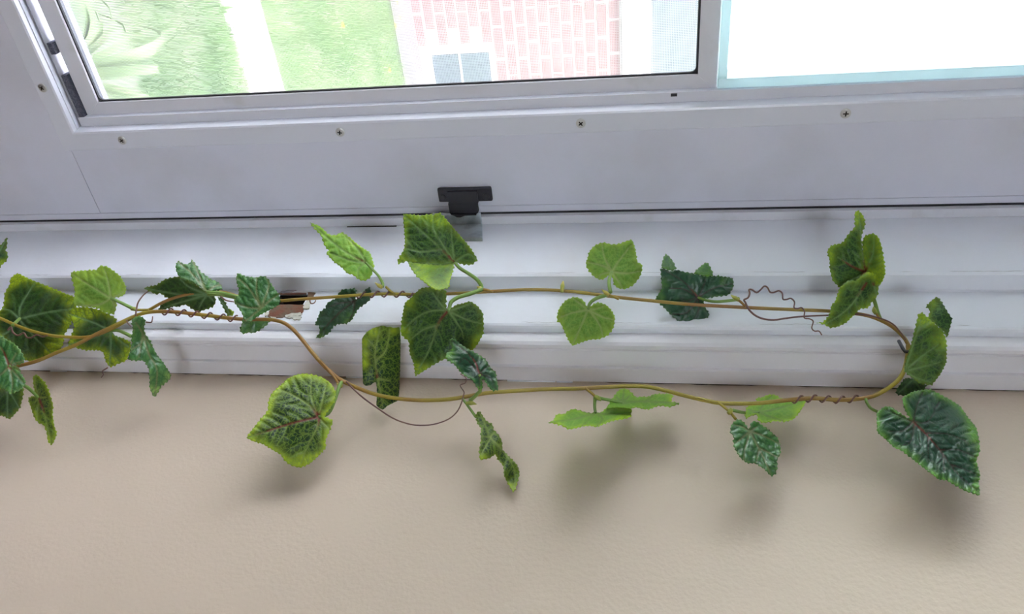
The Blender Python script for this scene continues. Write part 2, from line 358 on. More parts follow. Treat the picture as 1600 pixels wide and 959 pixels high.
# dark spline with rounded corners around the mesh
def rrect(x0, x1, z0, z1, r, n=5):
    out = []
    for cx, cz, a0 in ((x1 - r, z1 - r, 0), (x0 + r, z1 - r, 90), (x0 + r, z0 + r, 180), (x1 - r, z0 + r, 270)):
        for k in range(n + 1):
            a = math.radians(a0 + 90 * k / n); out.append((cx + r * math.cos(a), cz + r * math.sin(a)))
    return out
bm = bmesh.new()
o1 = rrect(TX0 - .0002, TX1 + .0002, TZ0 - .0002, TZ1 + .0002, .0006); o2 = rrect(TX0 + .0013, TX1 - .0013, TZ0 + .0013, TZ1 - .0013, .004)
for y in (YSC + .0016,):
    a = [bm.verts.new((x, y, z)) for x, z in o1]; b = [bm.verts.new((x, y, z)) for x, z in o2]
    c = [bm.verts.new((x, y + .002, z)) for x, z in o2]
    n = len(a)
    for i in range(n):
        j = (i + 1) % n
        bm.faces.new((a[i], a[j], b[j], b[i])); bm.faces.new((b[i], b[j], c[j], c[i]))
link('spline', bm_mesh('spline', bm), M_RUBBER, scr)
# woven wire mesh
pitch = 0.00118; wr = 0.00031; yw = YSC + .0045
V = []; Fa = []
def strip(x0, x1, z0, z1, y):
    i = len(V); V.extend([(x0, y, z0), (x1, y, z0), (x1, y, z1), (x0, y, z1)]); Fa.append((i, i + 1, i + 2, i + 3))
for k in range(int((TZ1 - TZ0) / pitch)):
    z = TZ0 + (k + .5) * pitch; strip(TX0, TX1, z - wr, z + wr, yw)
for k in range(int((TX1 - TX0) / pitch)):
    x = TX0 + (k + .5) * pitch; strip(x - wr, x + wr, TZ0, TZ1, yw + .0002)
me = bpy.data.meshes.new('screen_mesh'); me.from_pydata(V, [], Fa)
sm_ = link('screen_mesh', me, M_WIRE, scr); sm_['kind'] = 'stuff'
# pads of grey pile in the bottom track and the dark wedge under the screen
boxes('pile_pad', [(onY(108, 148, .006)[0] - .016, onY(121, 183, .012)[0], 0.006, 0.024, IZ0 + .0008, SZ0 - .0004)], M_PILE, wf)
boxes('pile_pad', [(onY(86, 76, .006)[0] - .0045, onY(86, 76, .006)[0] + .0045, 0.006, 0.024, IZ0 + .0008, SZ0 - .0004)], M_PILE, wf)
pa = onY(1048, 150, 0.004); pb = onY(1058, 146.5, 0.004)
boxes('slot', [(pa[0] - .0018, pa[0] + .0003, 0.0036, 0.008, pa[2], pb[2])], M_RUBBER, wf)
# upper glass and its pale bead
M_BEAD = bpy.data.materials.new('pale_cyan_vinyl'); M_BEAD.use_nodes = True
nt = M_BEAD.node_tree; bs = nt.nodes['Principled BSDF']; bs.inputs['Base Color'].default_value = (0.66, 0.77, 0.79, 1); bs.inputs['Roughness'].default_value = .25
tr = nt.nodes.new('ShaderNodeBsdfTranslucent'); tr.inputs[0].default_value = (0.68, 0.80, 0.82, 1); mx = nt.nodes.new('ShaderNodeMixShader'); mx.inputs[0].default_value = .45
nt.links.new(bs.outputs[0], mx.inputs[1]); nt.links.new(tr.outputs[0], mx.inputs[2]); nt.links.new(mx.outputs[0], nt.nodes['Material Output'].inputs[0])
YG = 0.022; YF = 0.0065
gx1 = (onY(1160, 117, YF)[0] + onY(1600, 107, YF)[0]) / 2; gz0 = onY(1139, 80, YF)[2]
gp = empty('glass_panel', (0, 0, 0)); gp.parent = door; gp.matrix_parent_inverse = Matrix.Translation((0, 0, -0.01))
boxes('glass_pane', [(IX0 + .004, gx1 + .001, YG, YG + .003, gz0 - .001, IZ1 - .004)], M_GLASS, gp)
boxes('glazing_bead', [(gx1, 0.2090, YF, YG + .006, SZ1 + .0004, IZ1 - .002)], M_BEAD, gp, bev=.0008)
boxes('glazing_bead', [(IX0 + .0102, gx1, YF, YG + .006, SZ1 + .0004, gz0)], M_BEAD, gp, bev=.0008)
# latch
lt = empty('latch', (0, 0, 0)); lt.parent = door; lt.matrix_parent_inverse = Matrix.Translation((0, 0, -0.01))
lt['label'] = 'black door latch'
boxes('mounting_plate', [(0.2790, 0.2912, -0.0040, -0.0001, 0.9815, 1.0265)], M_BLACK, lt, bev=.0014)
bm = bmesh.new()
box(bm, 0.2806, 0.2915, -0.0062, -0.0030, 0.9900, 1.0150, bev=.0006)
box(bm, 0.2913, 0.3010, -0.0060, -0.0006, 0.9895, 1.0135, bev=.0006)
link('latch_body', bm_mesh('latch_body', bm), M_BLACK, lt)
extr = [(0.3008, 0.9905), (0.3008, 1.0125), (0.3018, 1.0122), (0.3020, 1.0025), (0.3036, 0.9985), (0.3034, 0.9955), (0.3020, 0.9935)]
bm = bmesh.new(); a = [bm.verts.new((x, -0.0075, z)) for x, z in extr]; b = [bm.verts.new((x, -0.0060, z)) for x, z in extr]
bm.faces.new(a); bm.faces.new(b[::-1])
for i in range(len(a)): bm.faces.new((a[i], b[i], b[(i + 1) % len(a)], a[(i + 1) % len(a)]))
link('latch_tongue', bm_mesh('latch_tongue', bm), M_BLACK, lt)
M_BSCREW = mat('black_screw', (0.05, 0.048, 0.055), 0.3, 0.6)
for z in (0.9855, 1.0215):
    me = SCREW.copy(); me.materials.clear(); me.materials.append(M_BSCREW); me.materials.append(M_DARK)
    o = link('screw', me, None, lt); o.location = (0.2866, -0.0040, z); o.scale = (.75, 1, .75); o.matrix_parent_inverse = Matrix.Identity(4)

# ------------------------------------------------------------------ vine garland
_tv = np.polyfit([330, 430, 500, 600, 700, 800], [.580, .542, .524, .513, .472, .430], 3)
def tref(u, v):
    """distance at which the garland hangs in front of jamb, casing and wall"""
    return np.polyval(_tv, np.clip(v, 320, 820)) - 0.048 * (np.asarray(u) - 800) / 800

def leaf_material(name, dark, yel, net, vein, rough, trans=0.22, netamt=0.5, coat=0.0, bumpd=0.0006, red=(0.22, 0.018, 0.022), cell=330):
    m = bpy.data.materials.new(name); m.use_nodes = True; nt = m.node_tree; N = nt.nodes; L = nt.links
    b = N['Principled BSDF']; b.inputs['Roughness'].default_value = rough; b.inputs['Coat Weight'].default_value = coat; b.inputs['Coat Roughness'].default_value = .2
    at = N.new('ShaderNodeAttribute'); at.attribute_name = 'leafmask'
    sp = N.new('ShaderNodeSeparateColor'); L.new(at.outputs['Color'], sp.inputs[0])
    tc = N.new('ShaderNodeTexCoord')
    no = N.new('ShaderNodeTexNoise'); no.inputs['Scale'].default_value = 190; no.inputs['Detail'].default_value = 5; L.new(tc.outputs['Object'], no.inputs['Vector'])
    def math_(op, a, bb, clamp=False):
        n = N.new('ShaderNodeMath'); n.operation = op; n.use_clamp = clamp
        for i, x in enumerate((a, bb)):
            if isinstance(x, (int, float)): n.inputs[i].default_value = x
            else: L.new(x, n.inputs[i])
        return n.outputs[0]
    def mix(fac, a, bb):
        n = N.new('ShaderNodeMix'); n.data_type = 'RGBA'
        if isinstance(fac, (int, float)): n.inputs[0].default_value = fac
        else: L.new(fac, n.inputs[0])
        for i, x in ((6, a), (7, bb)):
            if isinstance(x, tuple): n.inputs[i].default_value = (*x, 1)
            else: L.new(x, n.inputs[i])
        return n.outputs[2]
    ym = math_('ADD', sp.outputs[0], math_('MULTIPLY', math_('SUBTRACT', no.outputs[0], 0.5), 1.1), True)
    ym = math_('MULTIPLY', ym, math_('ADD', sp.outputs[0], 0.25, True), True)
    c = mix(ym, dark, yel)
    wv = N.new('ShaderNodeTexNoise'); wv.inputs['Scale'].default_value = 260; L.new(tc.outputs['Object'], wv.inputs['Vector'])
    wx = N.new('ShaderNodeMix'); wx.data_type = 'VECTOR'; wx.inputs[0].default_value = 0.004
    L.new(tc.outputs['Object'], wx.inputs[4]); L.new(wv.outputs['Color'], wx.inputs[5])
    vo = N.new('ShaderNodeTexVoronoi'); vo.feature = 'DISTANCE_TO_EDGE'; vo.inputs['Scale'].default_value = cell; L.new(wx.outputs[1], vo.inputs['Vector'])
    mr = N.new('ShaderNodeMapRange'); mr.inputs[1].default_value = 0.02; mr.inputs[2].default_value = 0.12; mr.inputs[3].default_value = 1; mr.inputs[4].default_value = 0; L.new(vo.outputs[0], mr.inputs[0])
    c = mix(math_('MULTIPLY', mr.outputs[0], netamt), c, net)
    c = mix(math_('MULTIPLY', sp.outputs[2], 0.6), c, net)
    c = mix(math_('MULTIPLY', sp.outputs[1], 0.95), c, vein)
    c = mix(at.outputs['Alpha'], c, red)
    L.new(c, b.inputs['Base Color'])
    bp = N.new('ShaderNodeBump'); bp.inputs['Strength'].default_value = 0.55; bp.inputs['Distance'].default_value = bumpd
    L.new(math_('MINIMUM', vo.outputs[0], 0.3), bp.inputs['Height']); L.new(bp.outputs[0], b.inputs['Normal'])
    t = N.new('ShaderNodeBsdfTranslucent'); L.new(c, t.inputs[0])
    mx = N.new('ShaderNodeMixShader'); mx.inputs[0].default_value = trans
    L.new(b.outputs[0], mx.inputs[1]); L.new(t.outputs[0], mx.inputs[2]); L.new(mx.outputs[0], N['Material Output'].inputs[0])
    return m

ST = {
 'A': leaf_material('leaf_mottled', (.014, .052, .008), (.46, .62, .028), (.24, .40, .045), (.28, .38, .08), .42, netamt=.6, cell=370),
 'M': leaf_material('leaf_mid_green', (.016, .068, .012), (.38, .57, .03), (.13, .30, .05), (.23, .40, .12), .42, netamt=.5, cell=370),
 'G': leaf_material('leaf_deep_glossy', (.014, .075, .034), (.16, .40, .045), (.022, .095, .042), (.045, .022, .02), .29, trans=.1, netamt=.35, coat=.2, bumpd=.0012, cell=260),
 'P': leaf_material('leaf_pale_back', (.17, .38, .045), (.42, .63, .07), (.32, .54, .09), (.44, .56, .18), .5, netamt=.6),
 'B': leaf_material('leaf_lime', (.22, .48, .06), (.50, .74, .05), (.38, .62, .09), (.26, .40, .10), .45, trans=.32, netamt=.4),
 'D': leaf_material('leaf_dark_back', (.017, .060, .010), (.42, .58, .014), (.06, .16, .025), (.17, .32, .13), .5, netamt=.5),
 'W': leaf_material('leaf_fresh_glossy', (.065, .215, .052), (.26, .48, .11), (.026, .115, .036), (.20, .24, .09), .27, trans=.2, netamt=.5, coat=.3, bumpd=.0014, cell=230),
}
def solid_stem(name, ca, cb, sc):
    return mat(name, ca, .45, noise=(sc, cb, .42, .6, 3))
M_STEM = solid_stem('stem_olive_brown', (.34, .27, .030), (.30, .155, .035), 22)
M_TEND = solid_stem('tendril_purple', (.15, .065, .06), (.20, .10, .075), 40)
M_PET = solid_stem('petiole_green', (.22, .36, .08), (.17, .30, .05), 60)
M_BUD = solid_stem('bud_yellow', (.50, .42, .08), (.30, .36, .06), 120)

garland = empty('ivy_garland', tuple(lift([(1419, 540)], [tref(1419, 540)])[0]))
tag(garland, 'artificial green vine garland looped double along the white door moulding', 'garland')
GI = Matrix.Translation(-Vector(garland.location))
def part(name, me, m, smooth=True):
    if m is not None and not me.materials: me.materials.append(m)
    o = bpy.data.objects.new(name, me); COL.objects.link(o); o.parent = garland; o.matrix_parent_inverse = GI
    if smooth: me.shade_smooth()
    return o

def poly_res(pts, step):
    P = np.asarray(pts, float); out = []
    for i in range(len(P)):
        a, b = P[i], P[(i + 1) % len(P)]; n = max(1, int(np.linalg.norm(b - a) / step))
        for k in range(n): out.append(a + (b - a) * k / n)
    return np.array(out)
def smooth_closed(P, it):
    for _ in range(it): P = 0.25 * np.roll(P, 1, 0) + 0.5 * P + 0.25 * np.roll(P, -1, 0)
    return P
def inside(poly, pts):
    x, y = pts[:, 0], pts[:, 1]; r = np.zeros(len(pts), bool); n = len(poly); j = n - 1
    for i in range(n):
        xi, yi = poly[i]; xj, yj = poly[j]
        c = ((yi > y) != (yj > y)) & (x < (xj - xi) * (y - yi) / (yj - yi + 1e-12) + xi); r ^= c; j = i
    return r
def dseg(P, A, B):
    """distance of points P to segments A-B: (n,m) and position along"""
    AB = B - A; L2 = (AB ** 2).sum(1) + 1e-9
    t = np.clip(((P[:, None, :] - A[None]) * AB[None]).sum(2) / L2[None], 0, 1)
    Q = A[None] + t[..., None] * AB[None]
    return np.linalg.norm(P[:, None, :] - Q, axis=2), t

def make_leaf(org, s, style, base, veins, patches, off=0, gu=0, gv=0, bend=(0, 0), edge=(14, 1.0), blobs=(), red=0.0, teeth=2.6, pet=None, ripple=1.0, quilt=0.9, petr=0.0011, wave=0.0, seed=0):
    """one leaf of the garland. Shapes are noted on an enlargement (origin org, factor s); off/gu/gv/bend set, in mm, how far it
    stands behind (+) or in front (-) of the hanging line, how it slopes and how it is curled."""
    Z = lambda p: np.array([(org[0] + x / s, org[1] + y / s) for x, y in p], float)
    B0 = Z([base])[0]; rg = np.random.default_rng(100 + seed)
    t0 = float(tref(B0[0], B0[1])) + off / 1000
    ph = rg.uniform(0, 6.28, 4)
    def depth(P, pt):
        d = P - B0
        t = t0 + (gu * d[:, 0] + gv * d[:, 1]) / 100000
        if bend[1]:
            a = math.radians(bend[0]); q = d[:, 0] * math.cos(a) + d[:, 1] * math.sin(a)
            t = t + bend[1] / 1000 * (q / 60) ** 2
        t = t + ripple / 1000 * (np.sin(d[:, 0] / 13 + ph[0]) * np.sin(d[:, 1] / 11 + ph[1]) + .6 * np.sin((d[:, 0] + d[:, 1]) / 8 + ph[2]))
        if wave: t = t + wave / 1000 * np.sin((d[:, 0] * .6 + d[:, 1] * .8) / 17 + ph[3])
        if 'fold' in pt:
            a, b = Z(pt['fold']); n = np.array([-(b - a)[1], (b - a)[0]]); n /= np.linalg.norm(n)
            ds = (P - a) @ n
            t = t + pt['slope'] / 100000 * np.abs(ds)
        return t + pt.get('off', 0) / 1000
    # vein segments
    VA, VB, W, RD = [], [], [], []; SA, SB = [], []
    for iv, vl in enumerate(veins):
        q = Z([base] + list(vl)) if not (isinstance(vl, dict)) else Z(vl['p'])
        q = spline(q, .25) if len(q) > 2 else np.array([q[0] + (q[1] - q[0]) * a for a in np.linspace(0, 1, 6)])
        ln = np.r_[0, np.cumsum(np.linalg.norm(np.diff(q, axis=0), axis=1))]; tot = ln[-1]
        for i in range(len(q) - 1):
            VA.append(q[i]); VB.append(q[i + 1]); fr = (ln[i] + ln[i + 1]) / 2 / tot
            W.append((1.4 if style == 'G' else 2.0) * (1 - .6 * fr)); RD.append(min(1.0, max(0.0, (red * (1 if iv == 0 else .3) - fr) * 5)))
        sgn = 1; dpos = 9.0
        while dpos < tot - 4:
            i = min(len(q) - 2, max(0, np.searchsorted(ln, dpos) - 1)); d = q[i + 1] - q[i]; d = d / (np.linalg.norm(d) + 1e-9)
            p = q[i] + d * (dpos - ln[i]); a = math.radians(52) * sgn
            dd = np.array([d[0] * math.cos(a) - d[1] * math.sin(a), d[0] * math.sin(a) + d[1] * math.cos(a)])
            l2 = 10 + .34 * min(dpos, tot - dpos) + 6
            mid = p + dd * l2 * .55; dd2 = dd * .8 + d * .35; end = mid + dd2 * l2 * .5
            SA += [p, mid]; SB += [mid, end]; sgn = -sgn; dpos += 8.0
    VA, VB, SA, SB = map(lambda a: np.array(a, float), (VA, VB, SA, SB)); W = np.array(W); RD = np.array(RD)
    allv, allf, allm = [], [], []; nv = 0
    for ip, pt in enumerate(patches):
        O = smooth_closed(poly_res(Z(pt['o']), 2.0), 2)
        O = poly_res(O, 2.0) if False else O
        core = O.copy()
        ta = pt.get('teeth', teeth)
        if ta:
            nxt = np.roll(O, -1, 0) - np.roll(O, 1, 0); nn = np.stack([nxt[:, 1], -nxt[:, 0]], 1); nn /= np.linalg.norm(nn, axis=1)[:, None] + 1e-9
            if inside(O, (O[:1] + nn[:1] * .8))[0]: nn = -nn
            ln = np.r_[0, np.cumsum(np.linalg.norm(np.diff(O, axis=0), axis=1))]
            ph2 = (ln / 6.5 + .35 * np.sin(ln / 17)) % 1.0
            O = O + nn * (ta * (np.abs(ph2 - .35) / .65 - .45) * (0.7 + .6 * rg.random(len(O))))[:, None]
        x0, y0 = O.min(0) - 1; x1, y1 = O.max(0) + 1; st = 2.1
        gy = np.arange(y0, y1, st * .866); G = []
        for iy, y in enumerate(gy):
            gx = np.arange(x0 + (st / 2 if iy % 2 else 0), x1, st); G.append(np.stack([gx, np.full(len(gx), y)], 1))
        G = np.vstack(G); G = G[inside(O, G)]
        OB = np.roll(O, -1, 0)
        if len(G):
            dm, _ = dseg(G, O, OB); G = G[dm.min(1) > 1.1]
        pts = np.vstack([O, G]); n = len(O)
        rv, re, rf, *_ = delaunay_2d_cdt([Vector(p) for p in pts], [], [list(range(n))], 1, 1e-4)
        P = np.array([(v.x, v.y) for v in rv])
        dm, _ = dseg(P, core, np.roll(core, -1, 0)); de = dm.min(1)
        dv, _ = dseg(P, VA, VB); k = dv.argmin(1); dmin = dv[np.arange(len(P)), k]
        mv = np.exp(-(dmin / W[k]) ** 2); mr = mv * RD[k]
        ds_, _ = dseg(P, SA, SB); d2 = ds_.min(1); m2 = np.exp(-(d2 / 1.1) ** 2)
        yl = edge[1] * np.exp(-(de / edge[0]) ** 1.5)
        for bx, by, br, ba in blobs:
            bp = Z([(bx, by)])[0]; yl = yl + ba * np.exp(-(((P - bp) ** 2).sum(1)) / br ** 2)
        yl = np.clip(yl + pt.get('yel', 0), 0, 1)
        t = depth(P, pt) - quilt / 1000 * (np.minimum(np.minimum(d2, dmin) / 4.0, 1.0)) + .4 / 1000 * mv
        allv.append(lift(P, t)); allf += [tuple(i + nv for i in f) for f in rf]; nv += len(P)
        allm.append(np.stack([yl, np.clip(mv - mr, 0, 1), m2, np.clip(mr, 0, 1)], 1))
    Vw = np.vstack(allv); Mk = np.vstack(allm)
    me = bpy.data.meshes.new('leaf'); me.from_pydata(Vw.tolist(), [], allf); me.update()
    ca = me.color_attributes.new('leafmask', 'FLOAT_COLOR', 'POINT'); ca.data.foreach_set('color', Mk.astype(np.float32).ravel())
    o = part('leaf', me, ST[style])
    so_ = o.modifiers.new('thickness', 'SOLIDIFY'); so_.thickness = 0.00035; so_.offset = 0
    if pet is not None:
        q = spline(Z([base] + list(pet)), .2); n = len(q); f = np.linspace(0, 1, n)
        tb = float(depth(np.array([B0]), patches[0])[0]); te = float(tref(q[-1, 0], q[-1, 1]))
        t = tb * (1 - f) + te * f
        pm = tube_mesh('petiole', lift(q, t), np.linspace(petr, petr * 1.25, n)); pm.materials.append(M_PET); pm.shade_smooth()
        po = bpy.data.objects.new('petiole', pm); COL.objects.link(po); po.parent = o
    return o

ZA = ((0, 410), 5.994); ZB = ((80, 410), 5.994); ZCc = ((0, 510), 5.05); ZD = ((170, 480), 6.393); ZE = ((220, 390), 7.99); ZF = ((340, 410), 7.99)
ZG = ((380, 575), 5.994); ZH = ((480, 340), 7.99); ZI = ((480, 440), 7.99); ZJ = ((610, 325), 6.85); ZK = ((615, 440), 5.328); ZL = ((540, 500), 6.393)
ZM = ((700, 590), 5.047); ZN = ((850, 590), 7.27); ZO = ((860, 365), 5.328); ZP = ((1010, 385), 7.377); ZQ = ((1120, 600), 5.994); ZR = ((1270, 320), 4.567)
ZS = ((1380, 455), 5.047); ZT = ((1350, 590), 4.795)

make_leaf(*ZA, 'D', (185, 525), [[(440, 465), (690, 430)], [(200, 400), (330, 190)], [(110, 455), (30, 430)], [(320, 690), (480, 850)], [(90, 640), (20, 680)]],
  [{'o': [(165, 95), (240, 135), (330, 175), (420, 210), (520, 250), (610, 290), (700, 320), (720, 420), (690, 520), (650, 600), (600, 680), (595, 760), (560, 830), (480, 875), (380, 915), (290, 930), (200, 900), (100, 820), (0, 700), (-60, 640), (-60, 500), (0, 455), (30, 410), (42, 350), (38, 300), (70, 240), (95, 205), (92, 150)]}],
  off=14, gu=-2, gv=-6, bend=(60, 5), edge=(9, .8), blobs=[(500, 800, 17, 1.0), (160, 150, 12, .9), (660, 560, 13, .8), (640, 380, 10, .4)], seed=1, pet=[(150, 560), (120, 590)])
make_leaf(*ZB, 'P', (560, 335), [[(310, 180), (190, 100)], [(535, 180), (500, 60)], [(640, 300), (695, 250)], [(450, 395), (250, 405)], [(600, 420), (590, 480)]],
  [{'o': [(180, 90), (280, 75), (400, 70), (440, 65), (450, 30), (480, 25), (540, 45), (600, 90), (650, 130), (690, 200), (705, 255), (690, 300), (640, 325), (580, 328), (615, 360), (612, 420), (590, 490), (500, 470), (440, 430), (340, 415), (240, 410), (205, 390), (215, 310), (225, 295), (210, 210), (190, 140)]}],
  off=-4, gu=3, gv=4, bend=(40, 6), edge=(11, .9), blobs=[(480, 100, 18, .6), (260, 130, 14, .7), (620, 220, 12, .4)], seed=2, pet=[(660, 380), (770, 435)])
make_leaf(*ZB, 'D', (560, 640), [[(420, 570), (170, 480)], [(400, 700), (160, 770)], [(560, 800), (545, 970)], [(600, 600), (610, 550)], [(660, 740), (735, 790)]],
  [{'o': [(200, 420), (330, 415), (450, 440), (560, 490), (615, 530), (615, 590), (570, 650), (600, 685), (680, 710), (745, 745), (745, 830), (705, 920), (630, 950), (550, 985), (510, 930), (490, 840), (437, 818), (340, 825), (230, 800), (150, 775), (180, 700), (220, 600), (190, 540), (165, 490)]}],
  off=9, gu=2, gv=-3, bend=(120, 5), edge=(9, .8), blobs=[(260, 470, 16, 1.0), (360, 450, 14, .7), (700, 850, 10, .7), (560, 900, 10, .6), (190, 740, 10, .8)], seed=3, pet=[(640, 640), (750, 690)])
make_leaf(*ZD, 'W', (340, 260), [[(400, 470), (480, 620), (460, 880)], [(270, 150)], [(330, 350), (220, 430)], [(300, 500)], [(430, 400)]],
  [{'o': [(235, 105), (290, 85), (340, 95), (370, 130), (350, 210), (360, 260), (420, 340), (460, 440), (520, 520), (590, 620), (625, 690), (600, 730), (520, 790), (500, 840), (455, 905), (425, 850), (405, 790), (410, 720), (400, 680), (405, 640), (380, 575), (345, 530), (270, 535), (190, 525), (205, 460), (230, 380), (225, 290), (245, 230), (225, 150)]}],
  off=-14, gu=28, gv=-2, bend=(20, 8), edge=(5, .5), blobs=[(460, 850, 9, 1.2), (590, 690, 7, .7)], ripple=1.8, seed=4, wave=3)
make_leaf(*ZCc, 'D', (60, 480), [[(60, 720)], [(150, 640)]],
  [{'o': [(-60, 480), (60, 470), (190, 480), (180, 560), (160, 640), (110, 700), (70, 735), (30, 705), (0, 705), (-60, 700)]}],
  off=4, gv=-4, edge=(7, .5), seed=5)
make_leaf(*ZCc, 'W', (72, 312), [[(30, 200), (-40, 120)], [(130, 210)], [(100, 430), (90, 530)], [(20, 370), (-40, 400)], [(180, 270)], [(180, 440)]],
  [{'o': [(-60, 60), (0, 65), (50, 100), (110, 130), (160, 180), (190, 240), (195, 280), (150, 300), (80, 310), (150, 350), (190, 400), (205, 440), (180, 490), (140, 510), (85, 540), (40, 500), (0, 480), (-60, 500)]}],
  off=-18, gu=4, gv=-18, edge=(6, .6), red=.7, seed=6, pet=[(130, 330), (150, 355)])
make_leaf(*ZCc, 'A', (305, 560), [[(350, 680), (410, 930)], [(280, 460), (280, 385)], [(345, 560), (370, 555)], [(260, 620)], [(300, 740)]],
  [{'o': [(260, 390), (290, 375), (315, 400), (355, 440), (380, 490), (400, 550), (420, 620), (415, 700), (430, 790), (450, 840), (435, 890), (410, 940), (375, 910), (370, 850), (345, 770), (310, 770), (270, 720), (245, 640), (220, 570), (250, 545), (285, 545), (265, 480)]}],
  off=-6, gu=-24, gv=-6, bend=(10, 14), edge=(4.5, .8), blobs=[(280, 700, 8, .8), (405, 880, 9, .5)], red=.4, ripple=1.6, seed=7, pet=[(230, 490), (190, 465)])
make_leaf((0, 0), 1.0, 'D', (-12, 412), [[(8, 376)]],
  [{'o': [(-15, 392), (4, 380), (11, 369), (11.5, 385), (8.5, 391), (12.5, 396), (12, 405), (4, 413), (-15, 432)]}], off=-5, gu=8, edge=(4, .4), seed=8, quilt=.3, blobs=[(2, 410, 7, .8)])
make_leaf(*ZE, 'D', (835, 560), [[(500, 560), (50, 480)], [(560, 640), (240, 740)], [(760, 660), (720, 770)], [(600, 460), (480, 345)], [(910, 640)]],
  [{'o': [(35, 475), (130, 455), (210, 435), (260, 395), (320, 360), (400, 345), (465, 330), (560, 380), (680, 430), (760, 480), (820, 540), (920, 575), (940, 640), (920, 700), (830, 745), (780, 755), (730, 785), (660, 750), (610, 720), (575, 690), (520, 690), (470, 720), (410, 705), (350, 735), (280, 750), (215, 755), (250, 690), (350, 610), (300, 590), (250, 540), (190, 565), (140, 535), (80, 510)]}],
  off=2, gu=-6, gv=30, edge=(4, .35), blobs=[(100, 480, 8, .3)], seed=9, pet=[(1000, 565), (1200, 600)])
make_leaf(*ZE, 'W', (825, 530), [[(640, 300), (460, 150)], [(720, 300), (640, 125)], [(920, 460), (1005, 445)], [(600, 390)]],
  [{'o': [(435, 170), (460, 140), (520, 165), (550, 185), (620, 170), (625, 140), (640, 115), (680, 170), (720, 230), (755, 290), (790, 300), (870, 370), (940, 390), (1000, 430), (1020, 500), (930, 510), (850, 520), (820, 545), (780, 500), (700, 440), (600, 400), (500, 360), (465, 320), (435, 250)]}],
  off=-3, gu=10, gv=-34, edge=(5, .5), seed=10, pet=[(1000, 540), (1210, 590)])
make_leaf(*ZE, 'D', (955, 590), [[(1080, 740), (1110, 830)]],
  [{'o': [(950, 585), (1000, 595), (1060, 650), (1085, 730), (1130, 745), (1175, 780), (1150, 825), (1095, 835), (1060, 790), (1020, 700)]}],
  off=6, gu=20, edge=(3, .3), blobs=[(1130, 790, 7, .6)], seed=11, quilt=.4)
make_leaf(*ZF, 'W', (545, 570), [[(400, 330), (250, 190)], [(490, 380), (490, 190)], [(660, 470), (760, 400)], [(380, 560), (215, 500)], [(640, 300), (600, 175)], [(400, 690), (340, 730)]],
  [{'o': [(235, 180), (240, 140), (255, 125), (300, 150), (330, 170), (390, 175), (480, 190), (520, 175), (590, 165), (640, 210), (680, 280), (710, 330), (760, 380), (790, 470), (770, 530), (700, 570), (600, 620), (540, 650), (480, 690), (420, 740), (350, 745), (320, 700), (310, 640), (230, 530), (205, 500), (210, 450), (260, 420), (265, 330), (230, 230)]},
   {'o': [(310, 700), (400, 715), (500, 690), (660, 725), (610, 790), (500, 860), (440, 885), (380, 870), (320, 900), (270, 840), (300, 780)], 'fold': [(310, 715), (660, 725)], 'slope': 20, 'off': 16}],
  off=-13, gu=10, gv=-14, bend=(30, 9), edge=(5, .5), blobs=[(740, 450, 12, -.5)], seed=12)
make_leaf(*ZG, 'A', (705, 458), [[(520, 500), (380, 540), (30, 655)], [(600, 330), (400, 220), (300, 210)], [(700, 540), (600, 740), (540, 900)], [(740, 330), (780, 150)], [(640, 260), (640, 80)], [(780, 540), (830, 590)]],
  [{'o': [(25, 650), (80, 580), (150, 490), (230, 400), (235, 310), (260, 240), (300, 200), (350, 160), (410, 100), (500, 60), (580, 50), (680, 65), (740, 85), (810, 130), (850, 180), (870, 240), (850, 320), (800, 400), (760, 450), (845, 490), (820, 560), (770, 680), (780, 740), (700, 830), (620, 900), (530, 935), (450, 915), (390, 870), (350, 810), (280, 770), (180, 710), (90, 685)]}],
  off=-12, gu=6, gv=-24, bend=(80, 5), edge=(9.5, 1.0), blobs=[(560, 870, 14, .8), (270, 270, 12, .4)], red=.86, seed=13, pet=[(800, 420), (860, 290), (900, 170), (925, 130)])
make_leaf(*ZH, 'B', (730, 560), [[(480, 430), (240, 240), (30, 55)], [(560, 540), (290, 440)], [(640, 640), (640, 770)], [(640, 400), (440, 190)], [(800, 640)]],
  [{'o': [(25, 50), (80, 75), (150, 100), (210, 150), (260, 205), (340, 225), (390, 205), (430, 175), (480, 205), (560, 270), (640, 340), (730, 400), (790, 435), (810, 510), (845, 610), (830, 640), (800, 740), (720, 795), (640, 775), (570, 710), (500, 700), (450, 640), (400, 600), (330, 550), (270, 480), (225, 430), (280, 420), (230, 370), (195, 310), (185, 240), (150, 200), (100, 150)]}],
  off=-2, gu=14, gv=-16, edge=(6, .7), blobs=[(560, 300, 14, .5)], red=.22, seed=14, pet=[(820, 650), (900, 740), (945, 830), (940, 865)], petr=.0009)
make_leaf(*ZI, 'G', (595, 245), [[(420, 370), (200, 600), (80, 760)], [(570, 390), (520, 500)], [(400, 270), (240, 330)], [(700, 150), (775, 75)], [(480, 150)]],
  [{'o': [(85, 550), (130, 460), (160, 370), (230, 335), (240, 270), (290, 240), (340, 220), (400, 130), (450, 90), (540, 95), (575, 75), (620, 100), (615, 170), (590, 220), (650, 200), (700, 120), (770, 60), (800, 100), (800, 210), (740, 270), (650, 325), (600, 400), (560, 480), (490, 525), (380, 530), (320, 560), (280, 640), (180, 700), (80, 765), (100, 700), (160, 630), (145, 540)]}],
  off=9, gu=-8, gv=12, edge=(4, .25), blobs=[(500, 450, 12, .5), (150, 690, 9, .7)], seed=15, wave=2)
